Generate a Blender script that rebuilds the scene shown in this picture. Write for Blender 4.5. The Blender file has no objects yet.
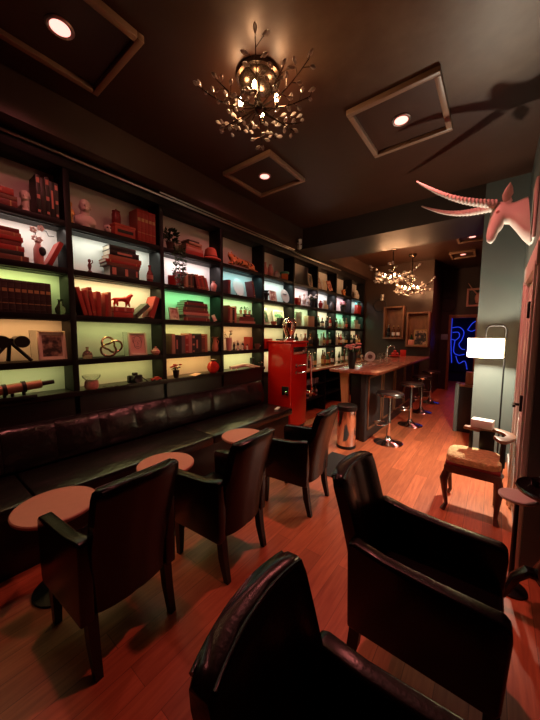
import bpy, bmesh, math, random
from mathutils import Vector, Matrix, Euler
R = math.radians
PI = math.pi
random.seed(7)
C = bpy.context.scene
COL = C.collection

# ------------------------------------------------------------------ camera
cd = bpy.data.cameras.new('camera'); cam = bpy.data.objects.new('camera', cd); COL.objects.link(cam)
cd.sensor_fit = 'HORIZONTAL'; cd.sensor_width = 36.0; cd.lens = 291.38 / 540 * 36; cd.clip_start = 0.02
_y, _p, _r = R(37.698), R(5.0087), R(.3565)
w_ = Vector((-math.sin(_y)*math.cos(_p), math.cos(_y)*math.cos(_p), -math.sin(_p)))
r0 = Vector((math.cos(_y), math.sin(_y), 0)); u0 = r0.cross(w_)
rr = r0*math.cos(_r) + u0*math.sin(_r); uu = -r0*math.sin(_r) + u0*math.cos(_r)
m3 = Matrix((rr, uu, -w_)).transposed()
cam.matrix_world = Matrix.Translation((0, 0, 1.6)) @ m3.to_4x4()
C.camera = cam
# ------------------------------------------------------------------ world, exposure
wd = bpy.data.worlds.new('night'); C.world = wd; wd.use_nodes = True
wd.node_tree.nodes['Background'].inputs[0].default_value = (.5, .3, .25, 1)
wd.node_tree.nodes['Background'].inputs[1].default_value = 0.004
C.view_settings.view_transform = 'Standard'; C.view_settings.look = 'None'
C.view_settings.exposure = 0.0; C.view_settings.gamma = 1.0; C.view_settings.use_curve_mapping = False
C.cycles.use_denoising = True
C.cycles.max_bounces = 8; C.cycles.diffuse_bounces = 4; C.cycles.glossy_bounces = 4
C.cycles.sample_clamp_indirect = 3.0
C.cycles.caustics_reflective = False; C.cycles.caustics_refractive = False
RED_W = 40.0        # red downlights
CHAND_W = 8.5      # near chandelier
FAR_W = 42.0        # chandeliers over the bar
LAMP_W = 165.0       # floor lamp bulb
LED_W = 1.6         # shelf strips
BLUE_W = 1.5
# ------------------------------------------------------------------ materials
MATS = {}
def mat(name, col=(.5, .5, .5), rough=.5, metal=0, noise=0, nscale=8, bump=0, bscale=40, trans=0, emit=None, estr=0, coat=0, spec=.5, ior=1.45):
    if name in MATS: return MATS[name]
    m = bpy.data.materials.new(name); m.use_nodes = True; nt = m.node_tree; b = nt.nodes['Principled BSDF']
    b.inputs['Base Color'].default_value = (*col, 1); b.inputs['Roughness'].default_value = rough
    b.inputs['Metallic'].default_value = metal; b.inputs['Transmission Weight'].default_value = trans
    b.inputs['Coat Weight'].default_value = coat; b.inputs['Coat Roughness'].default_value = .12
    b.inputs['Specular IOR Level'].default_value = spec; b.inputs['IOR'].default_value = ior
    if emit: b.inputs['Emission Color'].default_value = (*emit, 1); b.inputs['Emission Strength'].default_value = estr
    tc = nt.nodes.new('ShaderNodeTexCoord')
    if noise:
        n = nt.nodes.new('ShaderNodeTexNoise'); n.inputs['Scale'].default_value = nscale; n.inputs['Detail'].default_value = 5
        nt.links.new(tc.outputs['Object'], n.inputs['Vector'])
        mx = nt.nodes.new('ShaderNodeMix'); mx.data_type = 'RGBA'
        nt.links.new(n.outputs['Fac'], mx.inputs['Factor'])
        mx.inputs['A'].default_value = (*[c*(1-noise) for c in col], 1); mx.inputs['B'].default_value = (*[min(1, c*(1+noise)) for c in col], 1)
        nt.links.new(mx.outputs['Result'], b.inputs['Base Color'])
    if bump:
        n2 = nt.nodes.new('ShaderNodeTexNoise'); n2.inputs['Scale'].default_value = bscale; n2.inputs['Detail'].default_value = 4
        nt.links.new(tc.outputs['Object'], n2.inputs['Vector'])
        bp = nt.nodes.new('ShaderNodeBump'); bp.inputs['Strength'].default_value = bump; bp.inputs['Distance'].default_value = .02
        nt.links.new(n2.outputs['Fac'], bp.inputs['Height']); nt.links.new(bp.outputs['Normal'], b.inputs['Normal'])
    MATS[name] = m; return m
def wood(name, c1, c2, rough=.4, scale=(1, 1, 1), coat=0, planks=None):
    m = bpy.data.materials.new(name); m.use_nodes = True; nt = m.node_tree; b = nt.nodes['Principled BSDF']
    L = nt.links.new
    tc = nt.nodes.new('ShaderNodeTexCoord'); mp = nt.nodes.new('ShaderNodeMapping'); mp.inputs['Scale'].default_value = scale
    L(tc.outputs['Object'], mp.inputs['Vector'])
    n = nt.nodes.new('ShaderNodeTexNoise'); n.inputs['Scale'].default_value = 6; n.inputs['Detail'].default_value = 8; n.inputs['Distortion'].default_value = .6
    L(mp.outputs['Vector'], n.inputs['Vector'])
    cr = nt.nodes.new('ShaderNodeValToRGB'); cr.color_ramp.elements[0].position = .3; cr.color_ramp.elements[1].position = .7
    cr.color_ramp.elements[0].color = (*c1, 1); cr.color_ramp.elements[1].color = (*c2, 1)
    L(n.outputs['Fac'], cr.inputs['Fac']); out = cr.outputs['Color']
    if planks:
        mp2 = nt.nodes.new('ShaderNodeMapping'); mp2.inputs['Rotation'].default_value = (0, 0, PI/2); L(tc.outputs['Object'], mp2.inputs['Vector'])
        br = nt.nodes.new('ShaderNodeTexBrick'); br.inputs['Scale'].default_value = 1; br.inputs['Brick Width'].default_value = planks[0]
        br.inputs['Row Height'].default_value = planks[1]; br.inputs['Mortar Size'].default_value = .0015; br.inputs['Bias'].default_value = 0
        br.inputs['Color1'].default_value = (.75, .75, .75, 1); br.inputs['Color2'].default_value = (1.15, 1.15, 1.15, 1); br.inputs['Mortar'].default_value = (.45, .45, .45, 1)
        L(mp2.outputs['Vector'], br.inputs['Vector'])
        mx = nt.nodes.new('ShaderNodeMix'); mx.data_type = 'RGBA'; mx.blend_type = 'MULTIPLY'; mx.inputs['Factor'].default_value = 1
        L(out, mx.inputs['A']); L(br.outputs['Color'], mx.inputs['B']); out = mx.outputs['Result']
    L(out, b.inputs['Base Color']); b.inputs['Roughness'].default_value = rough
    b.inputs['Coat Weight'].default_value = coat; b.inputs['Coat Roughness'].default_value = .15
    MATS[name] = m; return m
M_leather = mat('black_leather', (.005, .0028, .0026), .25, noise=.3, bump=.05, bscale=90, spec=.35)
M_bench = mat('bench_leather', (.012, .010, .010), .24, noise=.3, bump=.45, bscale=11, spec=.6)
M_darkwood = mat('dark_wood', (.012, .008, .007), .35, noise=.3, spec=.4)
M_shelf = mat('shelf_black', (.007, .006, .006), .5, noise=.2, spec=.2)
M_panel = mat('shelf_back', (.72, .70, .66), .7, noise=.04)
M_chrome = mat('chrome', (.85, .82, .80), .12, 1)
M_steel = mat('brushed_steel', (.6, .56, .54), .28, 1)
M_black = mat('black_plastic', (.01, .01, .01), .4)
M_blackmetal = mat('black_metal', (.012, .011, .011), .35, .3)
M_glass = mat('clear_glass', (.95, .95, .95), .05, trans=1)
M_white = mat('white_paint', (.82, .80, .74), .5, noise=.04)
M_plaster = mat('white_plaster', (.74, .66, .6), .6, noise=.06)
M_gold = mat('aged_gold', (.7, .45, .16), .35, 1)
M_copper = mat('copper', (.42, .25, .15), .42, .6, noise=.3)
M_red = mat('red_enamel', (.55, .012, .008), .22, noise=.1, coat=.5)
M_redplain = mat('red_glaze', (.5, .03, .02), .3)
M_pages = mat('page_paper', (.55, .46, .36), .8, noise=.15, nscale=40)
M_leaf = mat('dark_green_leaf', (.02, .06, .018), .5, noise=.3)
M_tabletop = mat('tan_tabletop', (.55, .22, .16), .45, noise=.08, nscale=20)
M_wall = mat('grey_green_paint', (.118, .138, .124), .45, noise=.05, nscale=3)
M_dark = mat('dark_paint', (.02, .013, .012), .5, noise=.15, nscale=3)
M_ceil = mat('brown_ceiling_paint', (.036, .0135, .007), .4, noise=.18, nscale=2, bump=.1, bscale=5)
def lamplit_ceiling():
    # ragged mottled tan patch over the right-hand wall; lamp light painted into its colour
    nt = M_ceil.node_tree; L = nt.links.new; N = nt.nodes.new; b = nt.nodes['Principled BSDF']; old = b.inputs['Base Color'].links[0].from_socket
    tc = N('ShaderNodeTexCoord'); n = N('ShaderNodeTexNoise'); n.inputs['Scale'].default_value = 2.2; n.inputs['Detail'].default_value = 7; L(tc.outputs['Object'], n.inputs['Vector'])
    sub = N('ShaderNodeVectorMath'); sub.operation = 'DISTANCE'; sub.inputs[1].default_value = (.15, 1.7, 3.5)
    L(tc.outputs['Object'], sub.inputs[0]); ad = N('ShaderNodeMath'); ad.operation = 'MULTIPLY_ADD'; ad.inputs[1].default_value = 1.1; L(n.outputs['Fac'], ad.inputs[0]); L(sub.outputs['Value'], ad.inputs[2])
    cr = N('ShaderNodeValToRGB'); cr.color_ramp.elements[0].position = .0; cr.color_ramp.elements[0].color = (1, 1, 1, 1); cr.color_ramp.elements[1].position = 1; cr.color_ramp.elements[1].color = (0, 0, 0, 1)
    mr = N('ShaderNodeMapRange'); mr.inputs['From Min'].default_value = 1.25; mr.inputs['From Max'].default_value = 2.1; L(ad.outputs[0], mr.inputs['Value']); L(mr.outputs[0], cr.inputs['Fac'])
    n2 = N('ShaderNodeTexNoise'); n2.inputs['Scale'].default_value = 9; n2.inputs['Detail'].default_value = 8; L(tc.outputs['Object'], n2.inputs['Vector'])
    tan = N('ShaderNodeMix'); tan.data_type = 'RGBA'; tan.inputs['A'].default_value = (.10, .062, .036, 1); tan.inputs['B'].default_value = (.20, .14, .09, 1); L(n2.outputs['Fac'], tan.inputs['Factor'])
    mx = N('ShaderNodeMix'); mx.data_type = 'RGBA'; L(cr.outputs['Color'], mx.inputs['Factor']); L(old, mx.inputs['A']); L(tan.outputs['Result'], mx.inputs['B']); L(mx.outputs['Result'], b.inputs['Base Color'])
lamplit_ceiling()
M_beam = mat('grey_brown_paint', (.030, .021, .016), .45, noise=.15, nscale=3)
M_soffit = mat('soffit_paint', (.05, .026, .018), .45, noise=.2, nscale=3)
M_floor = wood('laminate_floor', (.47, .115, .046), (.66, .195, .08), .42, (7, .6, 1), planks=(1.2, .13))
M_bartop = wood('bar_top_wood', (.28, .10, .06), (.52, .22, .13), .22, (3, .5, 1), coat=.3)
M_midwood = wood('mid_brown_wood', (.16, .07, .035), (.30, .14, .07), .4, (2, 2, .6))
M_redwood = wood('red_brown_wood', (.05, .016, .01), (.11, .035, .02), .35, (2, 2, 2), coat=.2)
M_lightwood = wood('light_wood', (.5, .27, .12), (.66, .38, .18), .4, (3, 3, .5))
M_cream = mat('cream_card', (.7, .6, .48), .6)
M_pink = mat('pink_ceramic', (.62, .3, .26), .4, noise=.1)
M_terra = mat('terracotta', (.5, .2, .13), .5, noise=.1)
M_crystal = mat('crystal_glass', (1, .93, .88), .05, trans=.6, ior=1.5, spec=.9)
def cmat(col, rough=.5, pre='tint', **k):
    return mat(pre + '_%d_%d_%d' % tuple(int(c*250) for c in col), col, rough, **k)

# ------------------------------------------------------------------ mesh building
class MB:
    def __init__(s): s.v = []; s.f = []; s.mi = []; s.m = 0
    def add(s, vs, fs, M=None):
        o = len(s.v)
        for p in vs:
            p = Vector(p); s.v.append(M @ p if M else p)
        for f in fs: s.f.append([i+o for i in f]); s.mi.append(s.m)
        return s
    def box(s, c, size, bev=0, rot=None, seg=2):
        bm = bmesh.new(); bmesh.ops.create_cube(bm, size=1)
        for v in bm.verts: v.co = Vector((v.co.x*size[0], v.co.y*size[1], v.co.z*size[2]))
        if bev: bmesh.ops.bevel(bm, geom=bm.edges[:], offset=min(bev, min(size)*.48), segments=seg, profile=.5, affect='EDGES')
        return s._bm(bm, Matrix.Translation(c) @ (Euler(rot).to_matrix().to_4x4() if rot else Matrix()))
    def _bm(s, bm, M):
        bm.verts.index_update(); s.add([v.co.copy() for v in bm.verts], [[v.index for v in f.verts] for f in bm.faces], M); bm.free(); return s
    def rng(s, x, y, z, bev=0): return s.box(((x[0]+x[1])/2, (y[0]+y[1])/2, (z[0]+z[1])/2), (abs(x[1]-x[0]), abs(y[1]-y[0]), abs(z[1]-z[0])), bev)
    def rings(s, rings, cap=(1, 1), closed=True):
        n = len(rings[0]); vs = [p for r in rings for p in r]; fs = []
        for i in range(len(rings)-1):
            for j in range(n if closed else n-1):
                k = (j+1) % n; fs.append([i*n+j, i*n+k, (i+1)*n+k, (i+1)*n+j])
        if cap[0]: fs.append(list(range(n))[::-1])
        if cap[1]: fs.append([(len(rings)-1)*n+j for j in range(n)])
        return s.add(vs, fs)
    def tube(s, pts, r, seg=8, flat=1):
        pts = [Vector(p) for p in pts]; n = len(pts); rad = r if isinstance(r, (list, tuple)) else [r]*n; rs = []; up = None
        for i, p in enumerate(pts):
            d = (pts[min(i+1, n-1)] - pts[max(i-1, 0)]).normalized()
            if up is None: up = Vector((0, 0, 1)) if abs(d.z) < .9 else Vector((1, 0, 0))
            a = d.cross(up).normalized(); up = a.cross(d).normalized()
            rs.append([p + a*math.cos(2*PI*k/seg)*rad[i] + up*math.sin(2*PI*k/seg)*rad[i]*flat for k in range(seg)])
        return s.rings(rs)
    def lathe(s, prof, c=(0, 0, 0), seg=20, M=None):
        T = Matrix.Translation(c) @ (M or Matrix()); rs = []
        for (r, z) in prof: rs.append([T @ Vector((max(r, .0004)*math.cos(2*PI*k/seg), max(r, .0004)*math.sin(2*PI*k/seg), z)) for k in range(seg)])
        return s.rings(rs)
    def ell(s, c, rad, rot=None, seg=14, n=9):
        T = Matrix.Translation(c) @ (Euler(rot).to_matrix().to_4x4() if rot else Matrix()); rs = []
        for i in range(n+1):
            t = -PI/2 + PI*i/n; q = max(math.cos(t), .01)
            rs.append([T @ Vector((rad[0]*q*math.cos(2*PI*k/seg), rad[1]*q*math.sin(2*PI*k/seg), rad[2]*math.sin(t))) for k in range(seg)])
        return s.rings(rs)
    def prism(s, poly, axis, a, b):
        # poly: 2-D outline; axis 'y': (x,z) extruded along y; 'x': (y,z); 'z': (x,y)
        f = {'y': lambda p, t: (p[0], t, p[1]), 'x': lambda p, t: (t, p[0], p[1]), 'z': lambda p, t: (p[0], p[1], t)}[axis]
        return s.rings([[f(p, a) for p in poly], [f(p, b) for p in poly]])
    def build(s, name, mats, parent=None, smooth=35, loc=None, rot=None, bevel=0):
        me = bpy.data.meshes.new(name); me.from_pydata([tuple(v) for v in s.v], [], s.f)
        if not isinstance(mats, (list, tuple)): mats = [mats]
        for m in mats: me.materials.append(m)
        bm = bmesh.new(); bm.from_mesh(me); bmesh.ops.recalc_face_normals(bm, faces=bm.faces[:])
        if bevel: bmesh.ops.bevel(bm, geom=[e for e in bm.edges if len(e.link_faces) == 2 and e.calc_face_angle(0) > .6], offset=bevel, segments=3, profile=.5, affect='EDGES')
        bm.to_mesh(me); bm.free()
        if len(me.polygons) == len(s.mi):
            for p, i in zip(me.polygons, s.mi): p.material_index = i
        if smooth:
            for p in me.polygons: p.use_smooth = True
            me.set_sharp_from_angle(angle=R(smooth))
        me.update(); o = bpy.data.objects.new(name, me); COL.objects.link(o)
        if parent: o.parent = parent
        if loc: o.location = loc
        if rot: o.rotation_euler = rot
        return o
def skin(name, m, verts, edges, radii, parent=None, sub=2):
    me = bpy.data.meshes.new(name); me.from_pydata(verts, edges, []); o = bpy.data.objects.new(name, me); COL.objects.link(o)
    sk = o.modifiers.new('s', 'SKIN'); sk.use_smooth_shade = True
    for i, v in enumerate(me.skin_vertices[0].data):
        r = radii[i]; v.radius = r if isinstance(r, tuple) else (r, r); v.use_root = (i == 0)
    sb = o.modifiers.new('u', 'SUBSURF'); sb.levels = sub; sb.render_levels = sub
    dg = bpy.context.evaluated_depsgraph_get(); nm = bpy.data.meshes.new_from_object(o.evaluated_get(dg))
    bpy.data.objects.remove(o); nm.name = name; nm.materials.clear(); nm.materials.append(m)
    for p in nm.polygons: p.use_smooth = True
    q = bpy.data.objects.new(name, nm); COL.objects.link(q)
    if parent: q.parent = parent
    return q
def tag(o, label=None, cat=None, group=None, kind=None):
    if label: o['label'] = label
    if cat: o['category'] = cat
    if group: o['group'] = group
    if kind: o['kind'] = kind
    return o
def thing(name, label, cat, loc=(0, 0, 0), rotz=0, group=None, rot=None):
    o = bpy.data.objects.new(name, None); COL.objects.link(o); o.empty_display_size = .05
    o.location = loc; o.rotation_euler = rot if rot else (0, 0, rotz)
    return tag(o, label, cat, group)
def dup(root, loc=None, rotz=None, label=None, group=None):
    def cp(o, par):
        c = o.copy(); COL.objects.link(c); c.parent = par
        for ch in o.children: cp(ch, c)
        return c
    c = cp(root, None)
    if loc: c.location = loc
    if rotz is not None: c.rotation_euler = (0, 0, rotz)
    if label: c['label'] = label
    if group: c['group'] = group
    return c
def struct(name, mb, m, **k):
    o = mb.build(name, m, **k); o['kind'] = 'structure'; return o
def light(kind, name, loc, energy, col, parent=None, **k):
    l = bpy.data.lights.new(name, kind); l.energy = energy; l.color = col
    for a, v in k.items():
        if a != 'rot': setattr(l, a, v)
    o = bpy.data.objects.new(name, l); COL.objects.link(o); o.location = loc
    if 'rot' in k: o.rotation_euler = k['rot']
    if parent: o.parent = parent
    return o
ORD = 'first second third fourth fifth sixth seventh eighth ninth tenth eleventh twelfth thirteenth fourteenth fifteenth sixteenth seventeenth eighteenth nineteenth twentieth'.split()

# ------------------------------------------------------------------ room shell
H = 3.5; WX = .215
struct('floor', MB().rng((-3.4, 1.0), (-1.4, 12.2), (-.1, 0)), M_floor)
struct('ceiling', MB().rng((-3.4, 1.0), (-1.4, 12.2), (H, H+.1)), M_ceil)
struct('wall_left', MB().rng((-3.42, -3.32), (-1.4, 8.5), (0, H)), M_dark)
struct('wall_back', MB().rng((-3.42, 1.0), (-1.4, -1.3), (0, H)), M_dark)
struct('wall_right', MB().rng((WX, .9), (2.5, 4.68), (0, H)), M_wall)
struct('wall_entry', MB().rng((.9, 1.0), (-1.4, 2.6), (0, H)), mat('maroon_paint', (.03, .008, .008), .5))
struct('column', MB().rng((-.205, .9), (4.68, 5.66), (0, H)), M_wall)
struct('wall_passage', MB().rng((.5, .6), (5.66, 10.1), (0, H)), M_dark)
struct('wall_bar', MB().rng((-3.42, -1.32), (8.42, 10.1), (0, H)), mat('brown_paint', (.05, .028, .019), .4, noise=.2, nscale=3))
struct('beam', MB().rng((-3.32, -.206), (4.68, 5.66), (3.15, H)), M_beam)
struct('soffit', MB().rng((-3.32, -2.88), (-1.3, 4.679), (3.17, H)), M_soffit)
struct('soffit_far', MB().rng((-3.32, -2.88), (5.661, 8.419), (3.17, H)), M_soffit)
# end wall with the doorway
mb = MB(); mb.rng((-1.319, -1.06), (10, 10.1), (0, H)); mb.rng((-.46, .499), (10, 10.1), (0, H)); mb.rng((-1.06, -.46), (10, 10.1), (2.12, H))
struct('wall_end', mb, mat('plum_paint', (.028, .012, .014), .5))
mb = MB(); mb.rng((-1.12, -1.05), (9.94, 10.02), (0, 2.2), .006); mb.rng((-.47, -.40), (9.94, 10.02), (0, 2.2), .006); mb.rng((-1.12, -.40), (9.93, 10.015), (2.1, 2.19), .006)
struct('trim_1', mb, M_midwood)
M_blue = mat('dark_blue_paint', (.008, .01, .10), .6)
mb = MB(); mb.rng((-2.2, .6), (12.0, 12.1), (0, H)); mb.rng((-2.3, -2.2), (10.1, 12.1), (0, H)); mb.rng((.6, .7), (10.1, 12.1), (0, H))
struct('wall_blue', mb, M_blue)
# white panelled door in the right wall
d = bpy.data.objects.new('door_1', None); COL.objects.link(d); d['kind'] = 'structure'
mb = MB(); mb.rng((WX-.012, WX), (2.635, 3.395), (.01, 2.03))
for (a, b) in ((.12, .95), (1.07, 1.9)):
    for (p, q) in ((2.715, 2.975), (3.055, 3.315)):
        mb.rng((WX-.02, WX-.01), (p, q), (a, b), .006); mb.rng((WX-.026, WX-.018), (p+.05, q-.05), (a+.05, b-.05), .005)
mb.build('door_panel', M_white, d)
mb = MB(); mb.rng((WX-.035, WX), (2.515, 2.625), (0, 2.13), .008); mb.rng((WX-.035, WX), (3.405, 3.515), (0, 2.13), .008); mb.rng((WX-.045, WX), (2.505, 3.525), (2.05, 2.20), .01); mb.rng((WX-.025, WX), (2.505, 3.525), (2.23, 2.27), .008); mb.rng((WX-.05, WX-.03), (2.525, 2.545), (0, 2.08), .005); mb.rng((WX-.05, WX-.03), (3.475, 3.495), (0, 2.08), .005)
mb.build('door_frame', M_white, d)
for z in (1.08, 1.72): MB().rng((WX-.06, WX-.034), (2.615, 2.660), (z, z+.11), .004).build('hinge', M_blackmetal, d)
MB().tube([(WX-.01, 3.33, 1.0), (WX-.06, 3.33, 1.0), (WX-.06, 3.23, 1.0)], .012).build('door_handle', M_blackmetal, d)
struct('baseboard_right', MB().rng((WX-.018, WX), (3.53, 4.66), (0, .12), .006), M_white)
struct('baseboard_column', MB().rng((-.21, WX), (4.66, 4.678), (0, .12), .006), M_wall)

# ------------------------------------------------------------------ recessed ceiling frames and downlights
def hatch(x, y, sx, sy, label, lab2, w=.045, watt=RED_W, tint=(1, .23, .20)):
    t = thing('ceiling_frame', label, 'ceiling frame', (x, y, H), 0, 'square framed ceiling panels')
    mb = MB(); z = -.022
    for (a, b) in (((-sx/2, sx/2), (sy/2-w, sy/2)), ((-sx/2, sx/2), (-sy/2, -sy/2+w)), ((-sx/2, -sx/2+w), (-sy/2+w, sy/2-w)), ((sx/2-w, sx/2), (-sy/2+w, sy/2-w))):
        mb.rng(a, b, (-.045, -.001), .006)
        c0 = ((a[0]+a[1])/2, (b[0]+b[1])/2)
    mb.build('frame_moulding', M_framewood, t)
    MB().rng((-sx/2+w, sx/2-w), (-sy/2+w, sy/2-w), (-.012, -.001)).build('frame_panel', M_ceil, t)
    r = thing('recessed_light', lab2, 'ceiling light', (x, y, H-.013), 0, 'red recessed ceiling lights')
    MB().lathe([(.055, 0), (.075, 0), (.078, -.006), (.07, -.012), (.055, -.008)], seg=24).build('trim_ring', M_steel, r)
    MB().lathe([(0, -.004), (.056, -.004), (.056, -.008), (0, -.009)], seg=24).build('lens', mat('hot_lens', (1, .5, .45), .5, emit=(1, .36, .3), estr=2.4), r)
    light('SPOT', 'downlight', (0, 0, -.03), watt, tint, r, spot_size=R(150), spot_blend=.9, shadow_soft_size=.05)
M_framewood = mat('brown_frame_paint', (.22, .13, .085), .4, noise=.15)
hatch(-.77, 2.86, .70, .76, 'brown square moulded frame on the ceiling nearest the animal trophy', 'lit red ceiling light inside the frame nearest the animal trophy', watt=RED_W*3.0, tint=(1, .22, .19))
hatch(-2.30, 2.85, .70, .71, 'brown square moulded frame on the ceiling above the middle of the bookcase', 'lit red ceiling light inside the frame above the middle of the bookcase')
hatch(-2.245, .76, .70, .71, 'dark square moulded frame on the ceiling at the upper left corner', 'brightest ceiling light, red and white, at the upper left corner')
hatch(-.47, 6.9, .5, .55, 'small brown ceiling frame just past the beam, half behind the grey column', 'red ceiling light mostly hidden behind the grey column', watt=60)
hatch(-.72, 8.25, .5, .6, 'small brown ceiling frame in the dark passage behind the grey column', 'small red ceiling light in the passage behind the grey column', watt=50)

# ------------------------------------------------------------------ bookcase
BAY = [.13+.9137*i for i in range(10)]      # far edges of the uprights; bay i lies between BAY[i] and BAY[i+1]
SF, SB = -3.05, -3.28                        # front and back planes
ROWZ = {1: 2.587, 2: 2.177, 3: 1.767, 4: 1.359, 5: 1.066}
bk = thing('bookcase', 'tall black wall bookcase with lit coloured compartments along the left wall', 'bookcase', (0, 0, 0))
for i, y in enumerate([-.78] + BAY):
    MB().rng((SB, SF), (y-.05, y), (.0 if y < 4 else .921, 3.03), .003).build('upright', M_shelf, bk)
for k in (1, 2, 3, 4): MB().rng((SB, SF-.004), (-.78, BAY[-1]), (ROWZ[k]-.05, ROWZ[k]), .003).build('shelf', M_shelf, bk)
MB().rng((SB, SF+.01), (-.83, BAY[-1]), (3.03, 3.169), .004).build('top_board', M_shelf, bk)
MB().rng((SB, SF+.02), (-.83, 3.79), (1.02, 1.066), .004).build('counter_shelf', M_darkwood, bk)
MB().rng((SB, SF), (-.83, 3.79), (.02, 1.02), .003).build('lower_panel', M_darkwood, bk)
MB().rng((SB-.03, SB), (-.83, BAY[-1]), (.921, 3.03)).build('back_panel', M_panel, bk)
LED = {1: [None]*9,
 2: [(.62, .52, .46), (.62, .64, .54), (.80, .66, .64), (.22, .42, .42), (.52, .68, .64), (.78, .60, .60), (.74, .72, .72), (.74, .56, .62), (.4, .5, .5)],
 3: [(.40, .50, .16), (.74, .60, .28), (.16, .56, .20), (.40, .64, .26), (.78, .72, .34), (.56, .70, .36), (.74, .70, .44), (.24, .64, .36), (.3, .64, .38)],
 4: [(.66, .32, .115), (.36, .38, .13), (.50, .46, .15), (.68, .38, .14), (.74, .64, .28), (.7, .55, .28), (.3, .62, .32), (.7, .68, .4), (.66, .5, .26)],
 5: [(.32, .33, .12), (.40, .36, .12), (.66, .36, .11), (.74, .68, .26), (.74, .64, .3), (.72, .66, .36), (.68, .7, .38), (.7, .66, .36), (.66, .55, .3)]}
for k in LED:
    for i, c in enumerate(LED[k]):
        if not c: continue
        ztop = {2: ROWZ[1], 3: ROWZ[2], 4: ROWZ[3], 5: ROWZ[4]}[k] - .05
        y0, y1 = BAY[i]+.02, BAY[i+1]-.07
        MB().rng((SF-.07, SF-.055), (y0, y1), (ztop-.008, ztop-.0005)).build('light_channel', M_black, bk)
        e = LED_W * {2: 1.0, 3: 1.05, 4: .62, 5: .62}[k]
        light('AREA', 'strip_light', (SF-.075, (y0+y1)/2, ztop-.012), e*2.4, c, bk, shape='RECTANGLE', size=y1-y0, size_y=.02,
              rot=(R(90-74), 0, R(90)))
MB().tube([(-3.02, -.8, 3.12), (-3.02, 4.6, 3.12)], .012).build('cable_conduit', M_steel, bk)
MB().tube([(-3.01, 1.9, 3.15), (-3.01, 4.62, 3.15)], .009).build('cable_conduit', M_steel, bk)
MB().tube([(-3.02, 4.5, 3.12), (-2.98, 4.72, 3.08), (-3.0, 5.6, 3.10), (-3.0, 6.6, 3.12)], .012).build('cable_conduit', M_steel, bk)

# ------------------------------------------------------------------ bench
bn = thing('bench', 'long black leather bench with tufted back under the bookcase', 'bench', (0, 0, 0))
BY0, BY1, NCH = -.95, 3.62, 13
for i in range(NCH):
    a = BY0 + (BY1-BY0)*i/NCH; b = BY0 + (BY1-BY0)*(i+1)/NCH; rs = []
    for z, xb, xf in ((.50, -3.04, -2.93), (.53, -3.04, -2.905), (.60, -3.045, -2.90), (.72, -3.048, -2.925), (.81, -3.048, -2.96), (.845, -3.048, -2.99), (.855, -3.045, -3.02)):
        n = 8; k_ = .006 if z < .83 else .003; rs.append([(xb, a+.002, z)] + [(xf - k_*abs(2*j/n-1)**4, a+.002+(b-a-.004)*j/n, z) for j in range(n+1)] + [(xb, b-.002, z)])
    MB().rings(rs).build('back_cushion', M_bench, bn, smooth=50)
for (a, b) in ((-.95, .52), (.525, 2.07), (2.075, 3.62)):
    MB().rng((-2.93, -2.36), (a, b), (.40, .5), .022).build('seat_cushion', M_bench, bn)
MB().rng((-3.04, -2.42), (BY0, BY1-.02), (.0, .40), .005).build('plinth', M_darkwood, bn)

# ------------------------------------------------------------------ armchairs
def make_chair(label, reach=0.0):
    t = thing('armchair', label, 'armchair', group='black leather armchairs')
    mb = MB(); mb.box((-.02+reach/2, 0, .385), (.41+reach, .37, .15), .03, seg=3); mb.tube([(.172+reach, -.17, .455), (.172+reach, .17, .455)], .007)
    mb.build('seat', M_leather, t, smooth=50)
    mb = MB(); rs = []
    lv = [(.29, -.20, -.285), (.45, -.205, -.30), (.62, -.245, -.335), (.78, -.29, -.375), (.88, -.32, -.405), (.915, -.335, -.412), (.93, -.35, -.405)]
    ws = [.195, .20, .205, .208, .21, .207, .198]
    for (z, xf, xb), hw in zip(lv, ws):
        n = 12; rg = []
        for j in range(n+1):
            y = -hw + 2*hw*j/n; q = 1-(y/hw)**2; e = 1-abs(y/hw)**8*.35
            seam = .006 if j in (4, 8) else 0
            rg.append((xf - .030*q - seam - (1-e)*.04, y, z + .012*q*(z > .85)))
        for j in range(n, -1, -1):
            y = -hw + 2*hw*j/n; q = 1-(y/hw)**2; e = 1-abs(y/hw)**8*.35
            rg.append((xb - .030*q + (1-e)*.04 + (.005 if j == 6 else 0), y, z + .012*q*(z > .85)))
        rs.append(rg)
    mb.rings(rs)
    mb.tube([(-.402-.03*(1-(y/.21)**2), y, .921+.012*(1-(y/.21)**2)) for y in [-.19+.38*j/12 for j in range(13)]], .007, 6)
    mb.tube([(-.342-.03*(1-(y/.21)**2), y, .921+.012*(1-(y/.21)**2)) for y in [-.19+.38*j/12 for j in range(13)]], .007, 6)
    mb.build('backrest', M_leather, t, smooth=60)
    for s in (-1, 1):
        mb = MB(); poly = [(-.29, .27), (.165+reach, .27), (.18+reach, .30), (.195+reach, .58), (.192+reach, .618), (.172+reach, .638), (.05, .642), (-.15, .655), (-.27, .68), (-.30, .67)]
        mb.prism(poly, 'y', s*.19, s*.255)
        a = mb.build('arm', M_leather, t, bevel=.012, smooth=50)
        for sx, sz in ((.155+reach, 0), (-.26, 0)):
            x1 = sx if sx > 0 else sx-.05
            b = MB(); top, bot = .024, .017; y = s*.202
            b.rings([[(sx-top, y-top, .29), (sx+top, y-top, .29), (sx+top, y+top, .29), (sx-top, y+top, .29)],
                     [(sx-top+(x1-sx)*.3, y-top*.9, .15), (sx+top+(x1-sx)*.3, y-top*.9, .15), (sx+top+(x1-sx)*.3, y+top*.9, .15), (sx-top+(x1-sx)*.3, y+top*.9, .15)],
                     [(x1-bot, y-bot, 0), (x1+bot, y-bot, 0), (x1+bot, y+bot, 0), (x1-bot, y+bot, 0)]])
            b.build('leg', M_darkwood, t)
    return t
ch = make_chair('black leather armchair on the left side, at the first and nearest copper round table')
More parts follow.
